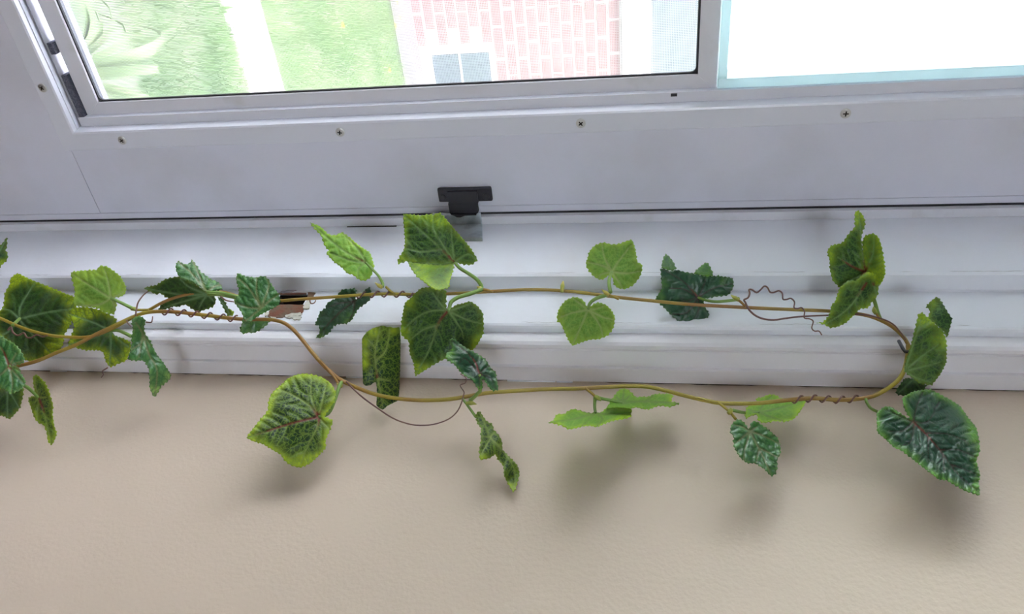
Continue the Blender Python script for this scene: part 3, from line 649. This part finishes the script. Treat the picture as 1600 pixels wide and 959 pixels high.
make_leaf(*ZJ, 'M', (688, 578), [[(420, 320), (140, 70)], [(480, 260), (460, 80)], [(660, 350), (655, 220)], [(830, 490), (920, 555)], [(520, 605), (340, 590), (95, 580)], {'p': [(530, 440), (350, 465), (170, 430)]}],
  [{'o': [(135, 60), (200, 65), (270, 75), (340, 80), (400, 65), (470, 70), (525, 40), (600, 120), (700, 240), (780, 330), (860, 430), (940, 555), (870, 610), (800, 610), (690, 580), (600, 610), (400, 610), (280, 595), (180, 570), (85, 600), (70, 575), (110, 500), (150, 430), (155, 340), (150, 250), (140, 160)]},
   {'o': [(180, 572), (300, 590), (480, 608), (600, 603), (688, 580), (668, 680), (640, 770), (630, 850), (510, 885), (430, 850), (370, 800), (290, 740), (220, 650), (205, 620)], 'fold': [(180, 575), (688, 590)], 'slope': -70, 'yel': .02}],
  off=-10, gu=6, gv=6, bend=(45, 5), edge=(8, .7), blobs=[(440, 110, 18, .6), (180, 100, 14, .6), (110, 550, 10, .7), (560, 130, 12, .5), (340, 700, 16, .5), (500, 780, 20, .35)], red=.3, seed=16, pet=[(740, 640), (850, 710), (930, 770), (975, 840), (965, 870)], petr=.0012)
make_leaf(*ZK, 'M', (452, 243), [[(370, 350), (300, 560), (190, 775)], [(330, 240), (200, 290), (80, 400)], [(560, 390), (580, 470)], [(390, 180), (330, 90)], [(620, 320), (740, 350)], [(560, 210), (640, 180)], {'p': [(375, 360), (250, 400), (130, 490)]}],
  [{'o': [(190, 85), (230, 50), (300, 45), (380, 70), (435, 65), (440, 130), (435, 190), (450, 240), (520, 190), (580, 180), (635, 160), (700, 200), (745, 260), (750, 340), (750, 430), (700, 520), (660, 570), (560, 600), (440, 640), (390, 660), (290, 720), (180, 790), (170, 690), (130, 590), (130, 500), (60, 440), (65, 330), (80, 240), (95, 170), (150, 130)]}],
  off=-9, gu=-2, gv=8, bend=(0, 5), edge=(8, .6), blobs=[(220, 730, 14, .7), (100, 420, 12, .5), (700, 500, 12, .7), (150, 190, 10, .5)], red=.32, seed=17, pet=[(465, 215), (480, 170), (540, 130), (640, 100), (720, 70), (735, 60)], petr=.0013)
make_leaf(*ZL, 'A', (318, 582), [[(295, 420), (300, 270), (345, 60)], [(440, 608)], {'p': [(298, 285), (230, 200)]}, [(350, 720), (370, 880)], {'p': [(300, 400), (400, 300), (440, 90)]}],
  [{'o': [(165, 180), (210, 120), (270, 80), (340, 60), (380, 50), (420, 75), (440, 60), (480, 80), (540, 65), (548, 200), (545, 400), (540, 600), (530, 760), (530, 800), (470, 830), (410, 860), (380, 895), (340, 885), (305, 850), (315, 740), (310, 640), (300, 610), (250, 650), (200, 660), (175, 640), (170, 500), (165, 350)]}],
  off=5, gu=14, gv=0, bend=(0, 24), edge=(1, 0), blobs=[(280, 120, 13, .9), (480, 100, 11, .7), (190, 330, 9, .9), (190, 440, 9, .9), (180, 230, 8, .9)], red=.2, teeth=.6, seed=18)
make_leaf(*ZK, 'G', (715, 772), [[(660, 640), (480, 490)], [(800, 800), (850, 890)], [(715, 890)], [(600, 640), (540, 680)], [(760, 720), (800, 700)]],
  [{'o': [(455, 480), (500, 470), (560, 520), (620, 560), (700, 600), (770, 650), (810, 720), (850, 750), (875, 900), (820, 910), (790, 880), (760, 820), (730, 800), (745, 880), (720, 905), (690, 880), (660, 820), (600, 790), (550, 750), (510, 690), (440, 650), (430, 600), (480, 570), (490, 520)]}],
  off=-22, gu=12, gv=-24, bend=(-50, 6), edge=(5, .6), blobs=[(480, 610, 10, .6), (720, 900, 6, .9)], red=.5, seed=19, pet=[(722, 895), (700, 930), (660, 970), (640, 985)], ripple=1.6)
make_leaf(*ZM, 'A', (325, 470), [[(355, 440), (260, 600)], [(420, 560), (520, 720), (520, 900)], [(260, 460)], [(290, 360), (245, 270)]],
  [{'o': [(215, 290), (245, 255), (270, 290), (310, 350), (350, 360), (360, 410), (400, 450), (430, 510), (425, 560), (470, 610), (550, 690), (565, 760), (545, 840), (520, 910), (490, 870), (440, 770), (440, 700), (390, 640), (375, 600), (330, 635), (250, 650), (245, 570), (260, 490), (255, 430), (265, 400), (230, 360)]}],
  off=-6, gu=26, gv=-30, edge=(4, .5), blobs=[(280, 620, 8, .7), (510, 860, 9, .7), (390, 540, 8, .3)], ripple=1.8, wave=3, seed=20)
make_leaf(*ZN, 'B', (585, 400), [[(350, 470), (50, 510)], [(780, 420), (980, 400)], [(520, 470), (440, 545)], [(660, 470), (600, 555)], [(450, 400)]],
  [{'o': [(40, 510), (110, 485), (130, 425), (165, 405), (215, 420), (290, 370), (340, 350), (400, 370), (460, 390), (520, 400), (600, 400), (650, 395), (720, 330), (800, 320), (900, 340), (1000, 340), (990, 440), (930, 465), (820, 480), (710, 510), (640, 545), (590, 565), (540, 545), (440, 550), (350, 575), (270, 590), (220, 550), (120, 520)]}],
  off=0, gu=2, gv=-190, edge=(4, .9), blobs=[(900, 400, 14, .7), (150, 460, 10, .6)], seed=21, pet=[(575, 320), (580, 210)], petr=.0009, ripple=1.6)
make_leaf(*ZN, 'B', (890, 290), [[(1100, 270), (1530, 292)], [(910, 130)], [(980, 200)], [(820, 220)], {'p': [(1150, 275), (1250, 200)]}],
  [{'o': [(700, 350), (750, 280), (800, 200), (850, 140), (910, 115), (970, 145), (1020, 190), (1035, 225), (1120, 215), (1190, 220), (1230, 190), (1330, 185), (1450, 180), (1470, 200), (1440, 270), (1540, 290), (1430, 335), (1320, 315), (1260, 330), (1200, 360), (1120, 355), (1050, 330), (1000, 350), (900, 340), (800, 340)]}],
  off=3, gu=-4, gv=-130, edge=(4, .5), blobs=[(920, 160, 12, .4), (1450, 230, 9, .6)], seed=22, pet=[(780, 260), (650, 235), (590, 215)], petr=.0009, ripple=1.4)
make_leaf(*ZO, 'P', (512, 318), [[(560, 240), (670, 95)], [(440, 270), (310, 235)], [(450, 200), (430, 85)], [(640, 330), (750, 310)], [(570, 400), (600, 455)], [(420, 340), (400, 380)]],
  [{'o': [(300, 220), (315, 190), (320, 150), (370, 95), (440, 70), (500, 88), (570, 85), (630, 60), (680, 45), (700, 100), (715, 170), (725, 240), (765, 250), (765, 310), (740, 370), (690, 430), (620, 465), (560, 455), (525, 420), (520, 360), (490, 340), (460, 370), (410, 388), (350, 350), (320, 310), (295, 270)]}],
  off=6, gu=4, gv=-3, edge=(9, .8), seed=23, pet=[(490, 380), (490, 430), (500, 490)])
make_leaf(*ZO, 'P', (312, 632), [[(260, 760), (190, 915)], [(180, 660), (70, 700)], [(230, 570), (190, 540)], [(400, 740), (440, 860)], [(430, 690), (530, 715)], [(400, 620), (450, 600)]],
  [{'o': [(55, 660), (80, 610), (130, 550), (200, 525), (260, 540), (290, 570), (300, 605), (315, 625), (360, 580), (410, 570), (470, 595), (520, 650), (540, 700), (525, 790), (480, 850), (400, 880), (340, 880), (270, 900), (185, 935), (150, 890), (110, 800), (90, 750), (55, 730)]}],
  off=3, gu=-3, gv=4, edge=(6, .8), blobs=[(200, 860, 12, .6), (460, 800, 12, .5), (90, 680, 8, .6)], seed=24, pet=[(330, 580), (380, 540), (470, 510)])
make_leaf(*ZP, 'G', (595, 585), [[(420, 400), (180, 260)], [(420, 490), (260, 485)], [(460, 630), (320, 645)], [(780, 480), (980, 430)], [(600, 740), (520, 880)], [(660, 450), (680, 370)], [(470, 760), (300, 780)]],
  [{'o': [(160, 250), (200, 250), (280, 290), (350, 265), (430, 290), (540, 310), (680, 350), (800, 340), (830, 335), (1000, 365), (1010, 450), (980, 520), (940, 565), (800, 580), (660, 605), (670, 690), (720, 760), (730, 800), (660, 860), (560, 890), (480, 900), (400, 880), (340, 840), (250, 760), (200, 700), (150, 660), (95, 605), (130, 560), (180, 480), (170, 370)]},
   {'o': [(165, 250), (190, 150), (220, 80), (270, 120), (320, 190), (350, 268), (280, 280), (220, 262)], 'fold': [(165, 250), (350, 268)], 'slope': 50, 'yel': .35},
   {'o': [(540, 308), (610, 240), (695, 175), (740, 240), (775, 338), (700, 352), (620, 332)], 'fold': [(540, 308), (775, 338)], 'slope': 50, 'yel': .45}],
  off=11, gu=-2, gv=3, bend=(90, 4), edge=(4, .35), blobs=[(220, 420, 10, .4), (170, 590, 9, .5), (880, 420, 9, .4)], red=.28, seed=25, pet=[(690, 620), (820, 635), (1030, 615), (1060, 600)], petr=.0009)
make_leaf(*ZQ, 'W', (312, 442), [[(390, 600), (450, 720), (510, 855)], [(240, 500), (165, 560)], [(240, 400), (160, 380)], [(450, 490), (580, 560)], [(260, 620), (250, 710)], {'p': [(395, 600), (370, 730)]}, {'p': [(400, 600), (560, 680)]}, [(370, 400)]],
  [{'o': [(125, 410), (150, 360), (200, 325), (240, 345), (280, 390), (305, 430), (320, 350), (370, 345), (430, 390), (500, 440), (570, 500), (595, 580), (600, 650), (560, 710), (570, 770), (550, 840), (510, 870), (480, 830), (440, 790), (360, 740), (280, 740), (220, 690), (160, 590), (155, 540), (160, 490), (130, 460)]}],
  off=-8, gu=18, gv=-38, bend=(-40, 7), edge=(4, .5), seed=26, quilt=1.6)
make_leaf(*ZQ, 'B', (395, 265), [[(600, 220), (830, 150)], [(440, 190), (520, 105)], [(480, 300), (620, 345)], [(290, 240)]],
  [{'o': [(355, 135), (420, 125), (490, 95), (550, 100), (600, 135), (700, 140), (830, 130), (830, 180), (770, 270), (720, 330), (640, 350), (540, 345), (440, 365), (385, 340), (380, 280), (310, 300), (270, 330), (265, 290), (280, 210), (330, 195), (400, 190)]}],
  off=6, gu=0, gv=-70, edge=(5, .8), blobs=[(740, 230, 12, .5)], seed=27, pet=[(340, 275), (240, 265), (150, 245)], petr=.0009)
make_leaf(*ZR, 'M', (375, 478), [[(280, 440), (180, 375)], [(350, 300), (330, 60)], [(430, 350), (440, 215)], [(300, 520), (200, 570)], {'p': [(380, 560), (250, 740), (90, 850)]}, {'p': [(430, 560), (460, 650)]}],
  [{'o': [(300, 45), (320, 38), (350, 60), (370, 100), (375, 140), (355, 190), (345, 240), (360, 350), (378, 480), (330, 530), (260, 560), (190, 590), (140, 540), (120, 450), (120, 390), (100, 330), (130, 290), (215, 270), (250, 210), (300, 160), (298, 100)]},
   {'o': [(352, 260), (370, 220), (430, 200), (470, 230), (490, 290), (510, 400), (520, 490), (490, 560), (440, 580), (400, 520), (372, 480), (358, 380)], 'fold': [(350, 220), (378, 480)], 'slope': -45, 'yel': .4},
   {'o': [(375, 475), (445, 490), (490, 540), (465, 600), (470, 640), (440, 670), (390, 740), (340, 740), (300, 780), (240, 840), (180, 870), (125, 880), (75, 850), (20, 840), (80, 835), (120, 780), (130, 720), (160, 690), (190, 590), (250, 540), (310, 540)], 'off': -7, 'fold': [(190, 590), (445, 490)], 'slope': 8, 'yel': .12}],
  off=-14, gu=6, gv=-6, edge=(8, .6), blobs=[(330, 90, 14, .5), (150, 340, 14, .4), (430, 500, 10, .5), (40, 842, 8, 1)], red=.9, seed=28, pet=[(440, 685), (460, 760), (480, 815)])
make_leaf(*ZS, 'D', (240, 690), [[(120, 800)], [(300, 790)]],
  [{'o': [(175, 680), (250, 690), (350, 740), (300, 800), (160, 825), (100, 810), (105, 770)]}], off=8, gv=-8, edge=(2, .1), seed=29)
make_leaf(*ZS, 'M', (168, 628), [[(300, 600), (450, 560)], [(290, 520), (440, 420)], [(220, 470), (300, 220)], [(260, 680), (380, 720)]],
  [{'o': [(280, 175), (310, 165), (340, 195), (400, 250), (470, 310), (500, 390), (500, 560), (455, 650), (385, 740), (290, 730), (200, 660), (165, 630), (180, 540), (220, 420), (250, 290)]},
   {'o': [(330, 130), (370, 80), (425, 40), (460, 80), (500, 150), (545, 215), (525, 300), (505, 370), (470, 310), (400, 250), (340, 215), (365, 180), (370, 140)], 'off': 8, 'fold': [(340, 215), (505, 370)], 'slope': 12, 'yel': -.3}],
  off=-16, gu=8, gv=-8, bend=(0, -6), edge=(7, .5), blobs=[(320, 220, 14, .8), (440, 400, 18, .6), (300, 560, 18, .35), (400, 100, 9, .7)], seed=30)
make_leaf(*ZT, 'G', (368, 332), [[(470, 430), (590, 570), (700, 720), (860, 860)], [(280, 400), (190, 400)], [(480, 325), (560, 180)], [(390, 230), (440, 110)], {'p': [(465, 415), (620, 420), (760, 470)]}, {'p': [(575, 540), (700, 540), (850, 600)]}, {'p': [(480, 440), (480, 600)]}, {'p': [(590, 570), (600, 700)]}, {'p': [(650, 650), (840, 720)]}, {'p': [(380, 340), (350, 480), (280, 510)]}, [(230, 270), (170, 240)]],
  [{'o': [(95, 260), (150, 215), (200, 215), (250, 250), (310, 290), (345, 310), (300, 230), (285, 150), (350, 110), (430, 90), (500, 85), (560, 120), (640, 160), (720, 210), (780, 300), (840, 370), (860, 450), (870, 550), (840, 620), (870, 720), (860, 790), (870, 885), (760, 850), (670, 800), (610, 765), (560, 765), (520, 730), (440, 670), (350, 600), (290, 550), (220, 520), (160, 460), (100, 410), (95, 340)]}],
  off=-8, gu=8, gv=-34, bend=(-45, 4), edge=(9, .9), blobs=[(820, 420, 16, .6), (840, 820, 10, .6)], red=.5, seed=31, quilt=2.2, pet=None)

# ---- stems
def px_tube(name, pts, rad, m, dt=0.0, step=.25, sides=7, ends=1.0):
    q = spline(pts, step); t = tref(q[:, 0], q[:, 1]) + dt
    n = len(q); R = np.full(n, rad)
    if ends < 1: R = R * np.linspace(1, ends, n)
    return part(name, tube_mesh(name, lift(q, t), R, sides), m)
STEM_B = [(-40, 585), (0, 578), (35, 570), (60, 563), (90, 550), (120, 538), (150, 522), (180, 508), (205, 496), (225, 489), (245, 486.5), (270, 487), (300, 490), (330, 493.5), (360, 497), (390, 499), (420, 499), (440, 503), (455, 512), (470, 528), (490, 553), (510, 575), (530, 592), (550, 602), (580, 614), (610, 621), (650, 625), (690, 624.5), (720, 621), (760, 614), (800, 611), (850, 608), (900, 607), (940, 605), (980, 603), (1010, 604), (1040, 610), (1070, 618), (1100, 625), (1130, 630), (1180, 630), (1230, 625), (1270, 622), (1310, 624.5), (1350, 622), (1375, 614), (1400, 597), (1411, 582), (1416, 565), (1419, 548), (1419, 538)]
STEM_C = [(1419, 538), (1412, 527), (1395, 511), (1375, 500), (1355, 493), (1330, 489), (1297, 486), (1250, 484), (1200, 482), (1160, 480), (1120, 478), (1070, 475), (1020, 470), (980, 466), (940, 461), (900, 456), (860, 453), (820, 452.5), (780, 454.5), (740, 457), (700, 459), (650, 460), (600, 459), (560, 461), (520, 464), (490, 466), (460, 468), (435, 470), (400, 469), (370, 462), (345, 456), (310, 457), (280, 463), (255, 472), (235, 483), (218, 491), (200, 500), (170, 516), (140, 526), (110, 526.5), (80, 524), (50, 517), (25, 508), (0, 497), (-40, 482)]
px_tube('vine_stem', STEM_B, .00138, M_STEM)
px_tube('vine_stem', STEM_C, .00118, M_STEM, dt=.0015)
# short side shoots that carry the leaf stalks
for p in ([(500, 466 + 97), (520, 586), (531, 603)], [(603, 448), (608, 453), (616, 459)], [(750, 451), (761, 453), (770, 456)], [(951, 460), (960, 464), (967, 467)], [(1150, 466), (1158, 472), (1165, 479)],
          [(915, 607), (922, 612), (930, 619)], [(1120, 627), (1133, 637), (1141, 644), (1150, 655)], [(1353, 623), (1354, 628), (1360, 637), (1371, 643)], [(205, 483), (213, 484), (232, 484)], [(1368, 487), (1375, 499)], [(722, 622), (729, 631), (744, 652)], [(1090, 618 + 4), (1110, 627)]):
    px_tube('side_shoot', p, .0009, M_STEM if p[0][0] not in (722, 1353) else M_PET, dt=-.001)
# tendrils
def zu(p): return [(1130 + x / 8.89, 430 + y / 8.89) for x, y in p]
TE = [zu([(330, 430), (310, 380), (290, 340), (345, 310), (368, 250), (360, 200), (400, 200), (465, 240), (520, 200), (570, 152), (615, 170), (650, 232), (700, 240), (770, 215), (820, 250), (830, 330), (880, 335), (940, 320), (990, 370), (985, 450), (1040, 460), (1090, 450), (1130, 500), (1125, 590), (1200, 605), (1250, 640), (1230, 730), (1270, 775), (1330, 775), (1370, 830)]),
      zu([(325, 420), (370, 490), (450, 560), (560, 605), (700, 620), (850, 600), (1000, 580), (1200, 565), (1450, 555)]) + [(1310, 492), (1345, 491), (1375, 497), (1395, 506), (1407, 519), (1416, 531)],
      [(541, 596), (556, 611), (571, 624), (595, 641), (610, 651), (628, 659), (650, 664), (676, 663), (700, 655), (714, 643), (721, 629), (724, 618), (725, 612), (719, 602), (727, 598), (728, 590), (719, 584)],
      [(212, 493), (213, 484), (216, 472), (225, 460), (235, 453)], [(228, 503), (236, 503.5), (238, 499), (238.5, 494)], [(198, 500), (200, 505), (205, 510)], [(168.5, 574), (160, 580), (161.5, 585), (158, 590)],
      [(12, 516), (17, 511), (20, 519), (28, 524), (37, 520), (42, 527), (50, 527), (57, 523), (66, 526), (74, 524)], [(345, 463), (353, 469), (366, 471.5)], [(484, 469), (486, 474), (491, 473), (493.5, 469)],
      [(638, 587 - 99), (672, 496), (676, 502), (686, 506), (690, 520), (696, 530), (704, 535)]]
TR = [.00052, .0006, .00045, .00055, .00045, .0004, .0004, .0006, .00055, .00045, .0004]
for i, p in enumerate(TE[:-1]):
    px_tube('tendril', p, TR[i] * 1.25, M_TEND, dt=-.002, sides=6, ends=.6)
def helix(stem, u0, u1, pitch, amp, turns_r, dt=0.0):
    P = np.array(sorted(stem)); us = np.arange(u0, u1, .8); vs = np.interp(us, P[:, 0], P[:, 1]); a = (us - u0) / pitch * 2 * math.pi
    q = np.stack([us, vs + amp * np.sin(a)], 1); t = tref(us, vs) + dt + turns_r * np.cos(a)
    return part('tendril', tube_mesh('tendril', lift(q, t), .0006, 6), M_TEND)
mb = [p for p in STEM_B if 200 < p[0] < 420]; helix(mb, 252, 372, 20.5, 5.0, .0022)
mc = [p for p in STEM_C if 480 < p[0] < 800]; helix(mc, 556, 646, 19.5, 4.6, .0021, .0015)
mb2 = [p for p in STEM_B if 1200 < p[0] < 1360]; helix(mb2, 1236, 1346, 21.5, 5.2, .0022)
# buds
for p in ([(586, 441.5), (592, 446), (597, 449)], [(880, 439), (879, 446), (878, 456)], [(940, 452), (946, 457), (951, 461)], [(1142, 461), (1148, 465), (1154, 469)], [(744.5, 631.5), (737, 629.5), (728, 630)], [(939, 626), (935, 622), (930, 619)], [(745, 447.5), (749, 450), (753, 452)], [(1366, 478), (1366, 484), (1369, 490)], [(205, 483), (209, 482), (213, 484)], [(1141, 637), (1142, 641), (1138, 646)], [(526, 598), (530, 602), (535, 603)]):
    q = spline(p, .2); t = tref(q[:, 0], q[:, 1]) - .0015; n = len(q)
    part('bud', tube_mesh('bud', lift(q, t), np.interp(np.linspace(0, 1, n), [0, .55, 1], [.0003, .0016, .0012]), 7), M_BUD)
# dark hook in the casing that carries the loop
hk = lift([(1418, 546)], [tref(1418, 546)])[0]
bm = bmesh.new()
me = tube_mesh('hook', [(hk[0] + .002, -0.1370, hk[2] - .002), (hk[0] + .001, hk[1] + .002, hk[2] - .002), (hk[0] - .0003, hk[1] - .0025, hk[2] - .002), (hk[0] - .001, hk[1] - .0035, hk[2] + .001), (hk[0] - .001, hk[1] - .0030, hk[2] + .004)], .0011, 8)
ho = link('hook', me, M_BLACK, None, True); tag(ho, 'small black hook in the casing holding the vine loop', 'hook')

# ------------------------------------------------------------------ outside
ZGd = -0.35
M_SOIL = mat('lawn_soil', (0.10, 0.145, 0.07), 0.9, noise=(5, (0.17, 0.21, 0.12), .4, .65, 5))
M_CONC = mat('pale_concrete', (0.62, 0.58, 0.56), 0.85, noise=(8, (0.54, 0.50, 0.50), .4, .7, 5))
M_BRICK = mat('red_brick', (0.215, 0.13, 0.122), 0.85, noise=(25, (0.245, 0.155, 0.145), .35, .65, 5))
M_MORT = mat('pale_mortar', (0.66, 0.64, 0.62), 0.9)
M_SIDE = mat('white_siding', (0.82, 0.82, 0.82), 0.6)
M_DGL = mat('house_window_glass', (0.12, 0.14, 0.15), 0.15)
M_GRASS = mat('grass_blades', (0.13, 0.235, 0.065), 0.6, noise=(5, (0.27, 0.34, 0.17), .4, .65, 4))
struct(boxes('ground', [(-9, 12, 0.10, 14, ZGd - .1, ZGd), (XW + .12, 12, -8, 0.10, ZGd - .1, ZGd), (-9, XL - .12, -8, 0.10, ZGd - .1, ZGd), (XL - .12, XW + .12, -8, YB - .12, ZGd - .1, ZGd)], M_SOIL), 'green lawn ground outside the window', 'ground')
struct(boxes('path', [(-8, 10, 2.12, 2.40, ZGd - .02, ZGd + .012)], M_CONC), 'white concrete path crossing the lawn', 'path')
struct(boxes('foundation_strip', [(-8, 10, 3.97, 4.40, ZGd - .02, ZGd + .02)], mat('grey_concrete', (0.17, 0.15, 0.155), 0.85, noise=(8, (0.21, 0.19, 0.19), .4, .7, 5))), 'pale concrete strip along the brick house', 'pavement')
# grass
n = 62000
gx = rng.uniform(-.6, 3.0, n); gy = np.where(rng.random(n) < .32, rng.uniform(1.15, 2.12, n), rng.uniform(2.40, 3.98, n))
far = np.hypot(gx - .54, gy - 1.18) > .36; gx, gy = gx[far], gy[far]; n = len(gx)
h = rng.uniform(.025, .065, n); a = rng.uniform(0, 6.28, n); wd = rng.uniform(.002, .0042, n); lx = rng.normal(0, .02, n); ly = rng.normal(0, .02, n)
V = np.zeros((n, 3, 3)); V[:, 0] = np.stack([gx - np.cos(a) * wd, gy - np.sin(a) * wd, np.full(n, ZGd - .002)], 1); V[:, 1] = np.stack([gx + np.cos(a) * wd, gy + np.sin(a) * wd, np.full(n, ZGd - .002)], 1); V[:, 2] = np.stack([gx + lx, gy + ly, ZGd + h], 1)
me = bpy.data.meshes.new('grass'); me.from_pydata(V.reshape(-1, 3).tolist(), [], np.arange(3 * n).reshape(-1, 3).tolist())
tag(link('grass', me, M_GRASS), 'short green grass on the lawn beside the path', 'grass', kind='stuff')
# dandelions
M_YEL = mat('dandelion_yellow', (0.85, 0.70, 0.05), 0.7); M_ST = mat('flower_stalk', (0.3, 0.45, 0.15), 0.6)
for u, v in ((535, 40), (608, 110), (617, 40), (622, 2), (637, 13)):
    p = onZ(u, v, ZGd + .07); d = empty('dandelion', (p[0], min(p[1], 3.93), ZGd))
    tag(d, 'yellow dandelion flower out in the middle of the lawn' if u == 535 else 'yellow dandelion flower at the lawn edge by the concrete strip', 'flower', 'dandelions in the lawn')
    q = Vector(d.location)
    link('stalk', tube_mesh('stalk', [q, q + Vector((.002, 0, .035)), q + Vector((0, 0, .068))], .0016, 6), M_ST, d)
    bm = bmesh.new()
    for r in range(3):
        for k in range(14):
            an = 2 * math.pi * (k + r * .33) / 14; rr = .017 - .005 * r; zz = .068 + .003 * r
            c, s = math.cos(an), math.sin(an)
            vs = [bm.verts.new(q + Vector(x)) for x in ((0, 0, zz), (c * rr * .7 - s * .003, s * rr * .7 + c * .003, zz + .004), (c * rr, s * rr, zz + .005), (c * rr * .7 + s * .003, s * rr * .7 - c * .003, zz + .004))]
            bm.faces.new(vs)
    link('petals', bm_mesh('petals', bm), M_YEL, d)
# strap-leaved plants
M_STRAP = mat('strap_leaf', (0.14, 0.20, 0.08), 0.5, noise=(14, (0.22, 0.27, 0.13), .4, .65, 3))
def strap_plant(x, y, nl, seed, label):
    rr = random.Random(seed); d = empty('strap_leaf_plant', (x, y, ZGd)); tag(d, label, 'plant', 'strap-leaved plants outside')
    for k in range(nl):
        an = 2 * math.pi * k / nl + rr.uniform(-.3, .3); ln = rr.uniform(.20, .29); wdt = rr.uniform(.009, .015); up = rr.uniform(.14, .26)
        c, s = math.cos(an), math.sin(an); vs = []; fc = []; m_ = 9
        for i in range(m_):
            f = i / (m_ - 1); r = ln * f; z = up * math.sin(f * 2.3) / .95 - .10 * f * f; ww = wdt * (1 - f ** 2.2) * (0.55 + .45 * min(1, f * 3)) + .0006
            for sg, dz in ((-1, .006), (0, 0), (1, .006)):
                vs.append((x + c * r - s * ww * sg, y + s * r + c * ww * sg, ZGd + max(.01, z) + dz))
        for i in range(m_ - 1):
            for j in (0, 1): fc.append((i * 3 + j, i * 3 + j + 1, i * 3 + j + 4, i * 3 + j + 3))
        me = bpy.data.meshes.new('leaf'); me.from_pydata(vs, [], fc)
        o = link('leaf', me, M_STRAP, d, True); sm = o.modifiers.new('thickness', 'SOLIDIFY'); sm.thickness = .0012
strap_plant(0.22, 0.72, 24, 3, 'pale strap-leaved plant with arching leaves close to the doorstep')
strap_plant(0.54, 1.18, 30, 5, 'pale strap-leaved plant beside the lawn, its leaf tips over the grass')
# neighbour's brick house
hs = empty('brick_house', (1.5, 4.4, ZGd)); tag(hs, 'red brick house with white trim across the lawn', 'house')
HY = 4.40; ZT_ = 1.03
wl = boxes('wall', [(-5, 9, HY, HY + .2, ZGd, ZT_), (-5, -4.8, HY + .2, 8.4, ZGd, 3.3), (8.8, 9, HY + .2, 8.4, ZGd, 3.3), (-4.8, 8.8, 8.2, 8.4, ZGd, 3.3), (-5, 9, HY, HY + .2, 1.66, 3.3), (-5, 0.95, HY, HY + .2, ZT_, 1.66), (2.65, 9, HY, HY + .2, ZT_, 1.66)], M_SIDE, hs)
wl.data.materials.append(M_MORT)
bw = boxes('brick_wall', [(-4.5, 8.5, HY - .006, HY - .0005, ZGd + .02, 0.99)], M_MORT, hs)
bm = bmesh.new(); box(bm, -.0965, .0965, -.006, .004, -.0305, .0305, bev=.002); BM_ = bm_mesh('brick', bm); BM_.materials.append(M_BRICK)
bx0, bx1, bz1 = 1.525, 2.62, 0.145
cz = ZGd + .045; row = 0
while cz < 0.985:
    x = 0.75 + (0.1055 if row % 2 else 0)
    while x < 2.75:
        if not (x + .1 > bx0 - .02 and x - .1 < bx1 and cz < bz1 + .03):
            o = link('brick', BM_, None, bw); o.matrix_parent_inverse = Matrix.Translation(-Vector(hs.location)) if False else Matrix.Translation(-Vector(hs.location))
            o.matrix_parent_inverse = Matrix.Identity(4)
            o.location = (x + random.uniform(-.002, .002), HY - .010 + random.uniform(-.0015, .0015), cz)
            o.rotation_euler = (0, random.uniform(-.006, .006), 0)
        x += 0.211
    cz += .0735; row += 1
bwm = bw
sill = boxes('sill', [(0.85, 2.75, HY - .05, HY + .1, 0.995, 1.075)], M_SIDE, hs, bev=.005)
uw = boxes('window', [(0.95, 2.65, HY + .01, HY + .06, 1.075, 1.175), (0.95, 2.65, HY + .01, HY + .06, 1.60, 1.66), (0.95, 1.03, HY + .01, HY + .06, 1.175, 1.60), (2.57, 2.65, HY + .01, HY + .06, 1.175, 1.60)], M_SIDE, hs)
boxes('pane', [(1.03, 2.57, HY + .03, HY + .036, 1.175, 1.60)], M_DGL, uw)
cw = boxes('cellar_window', [(bx0, bx1, HY - .014, HY + .02, -0.315, -0.255), (bx0, bx1, HY - .014, HY + .02, bz1 - .012, bz1), (bx0, bx0 + .012, HY - .014, HY + .02, -0.255, bz1 - .012), (bx0 + .012, bx1, HY - .014, HY + .02, -.075, -.06)], M_SIDE, hs)
boxes('pane', [(bx0 + .012, bx1, HY - .012, HY - .007, -0.255, -.075)], M_DGL, cw)
boxes('pane', [(bx0 + .012, bx1, HY - .012, HY - .007, -.06, bz1 - .012)], M_DGL, cw)
boxes('roof', [(-5.3, 9.3, HY - .3, 8.7, 3.3, 3.42)], M_CONC, hs)
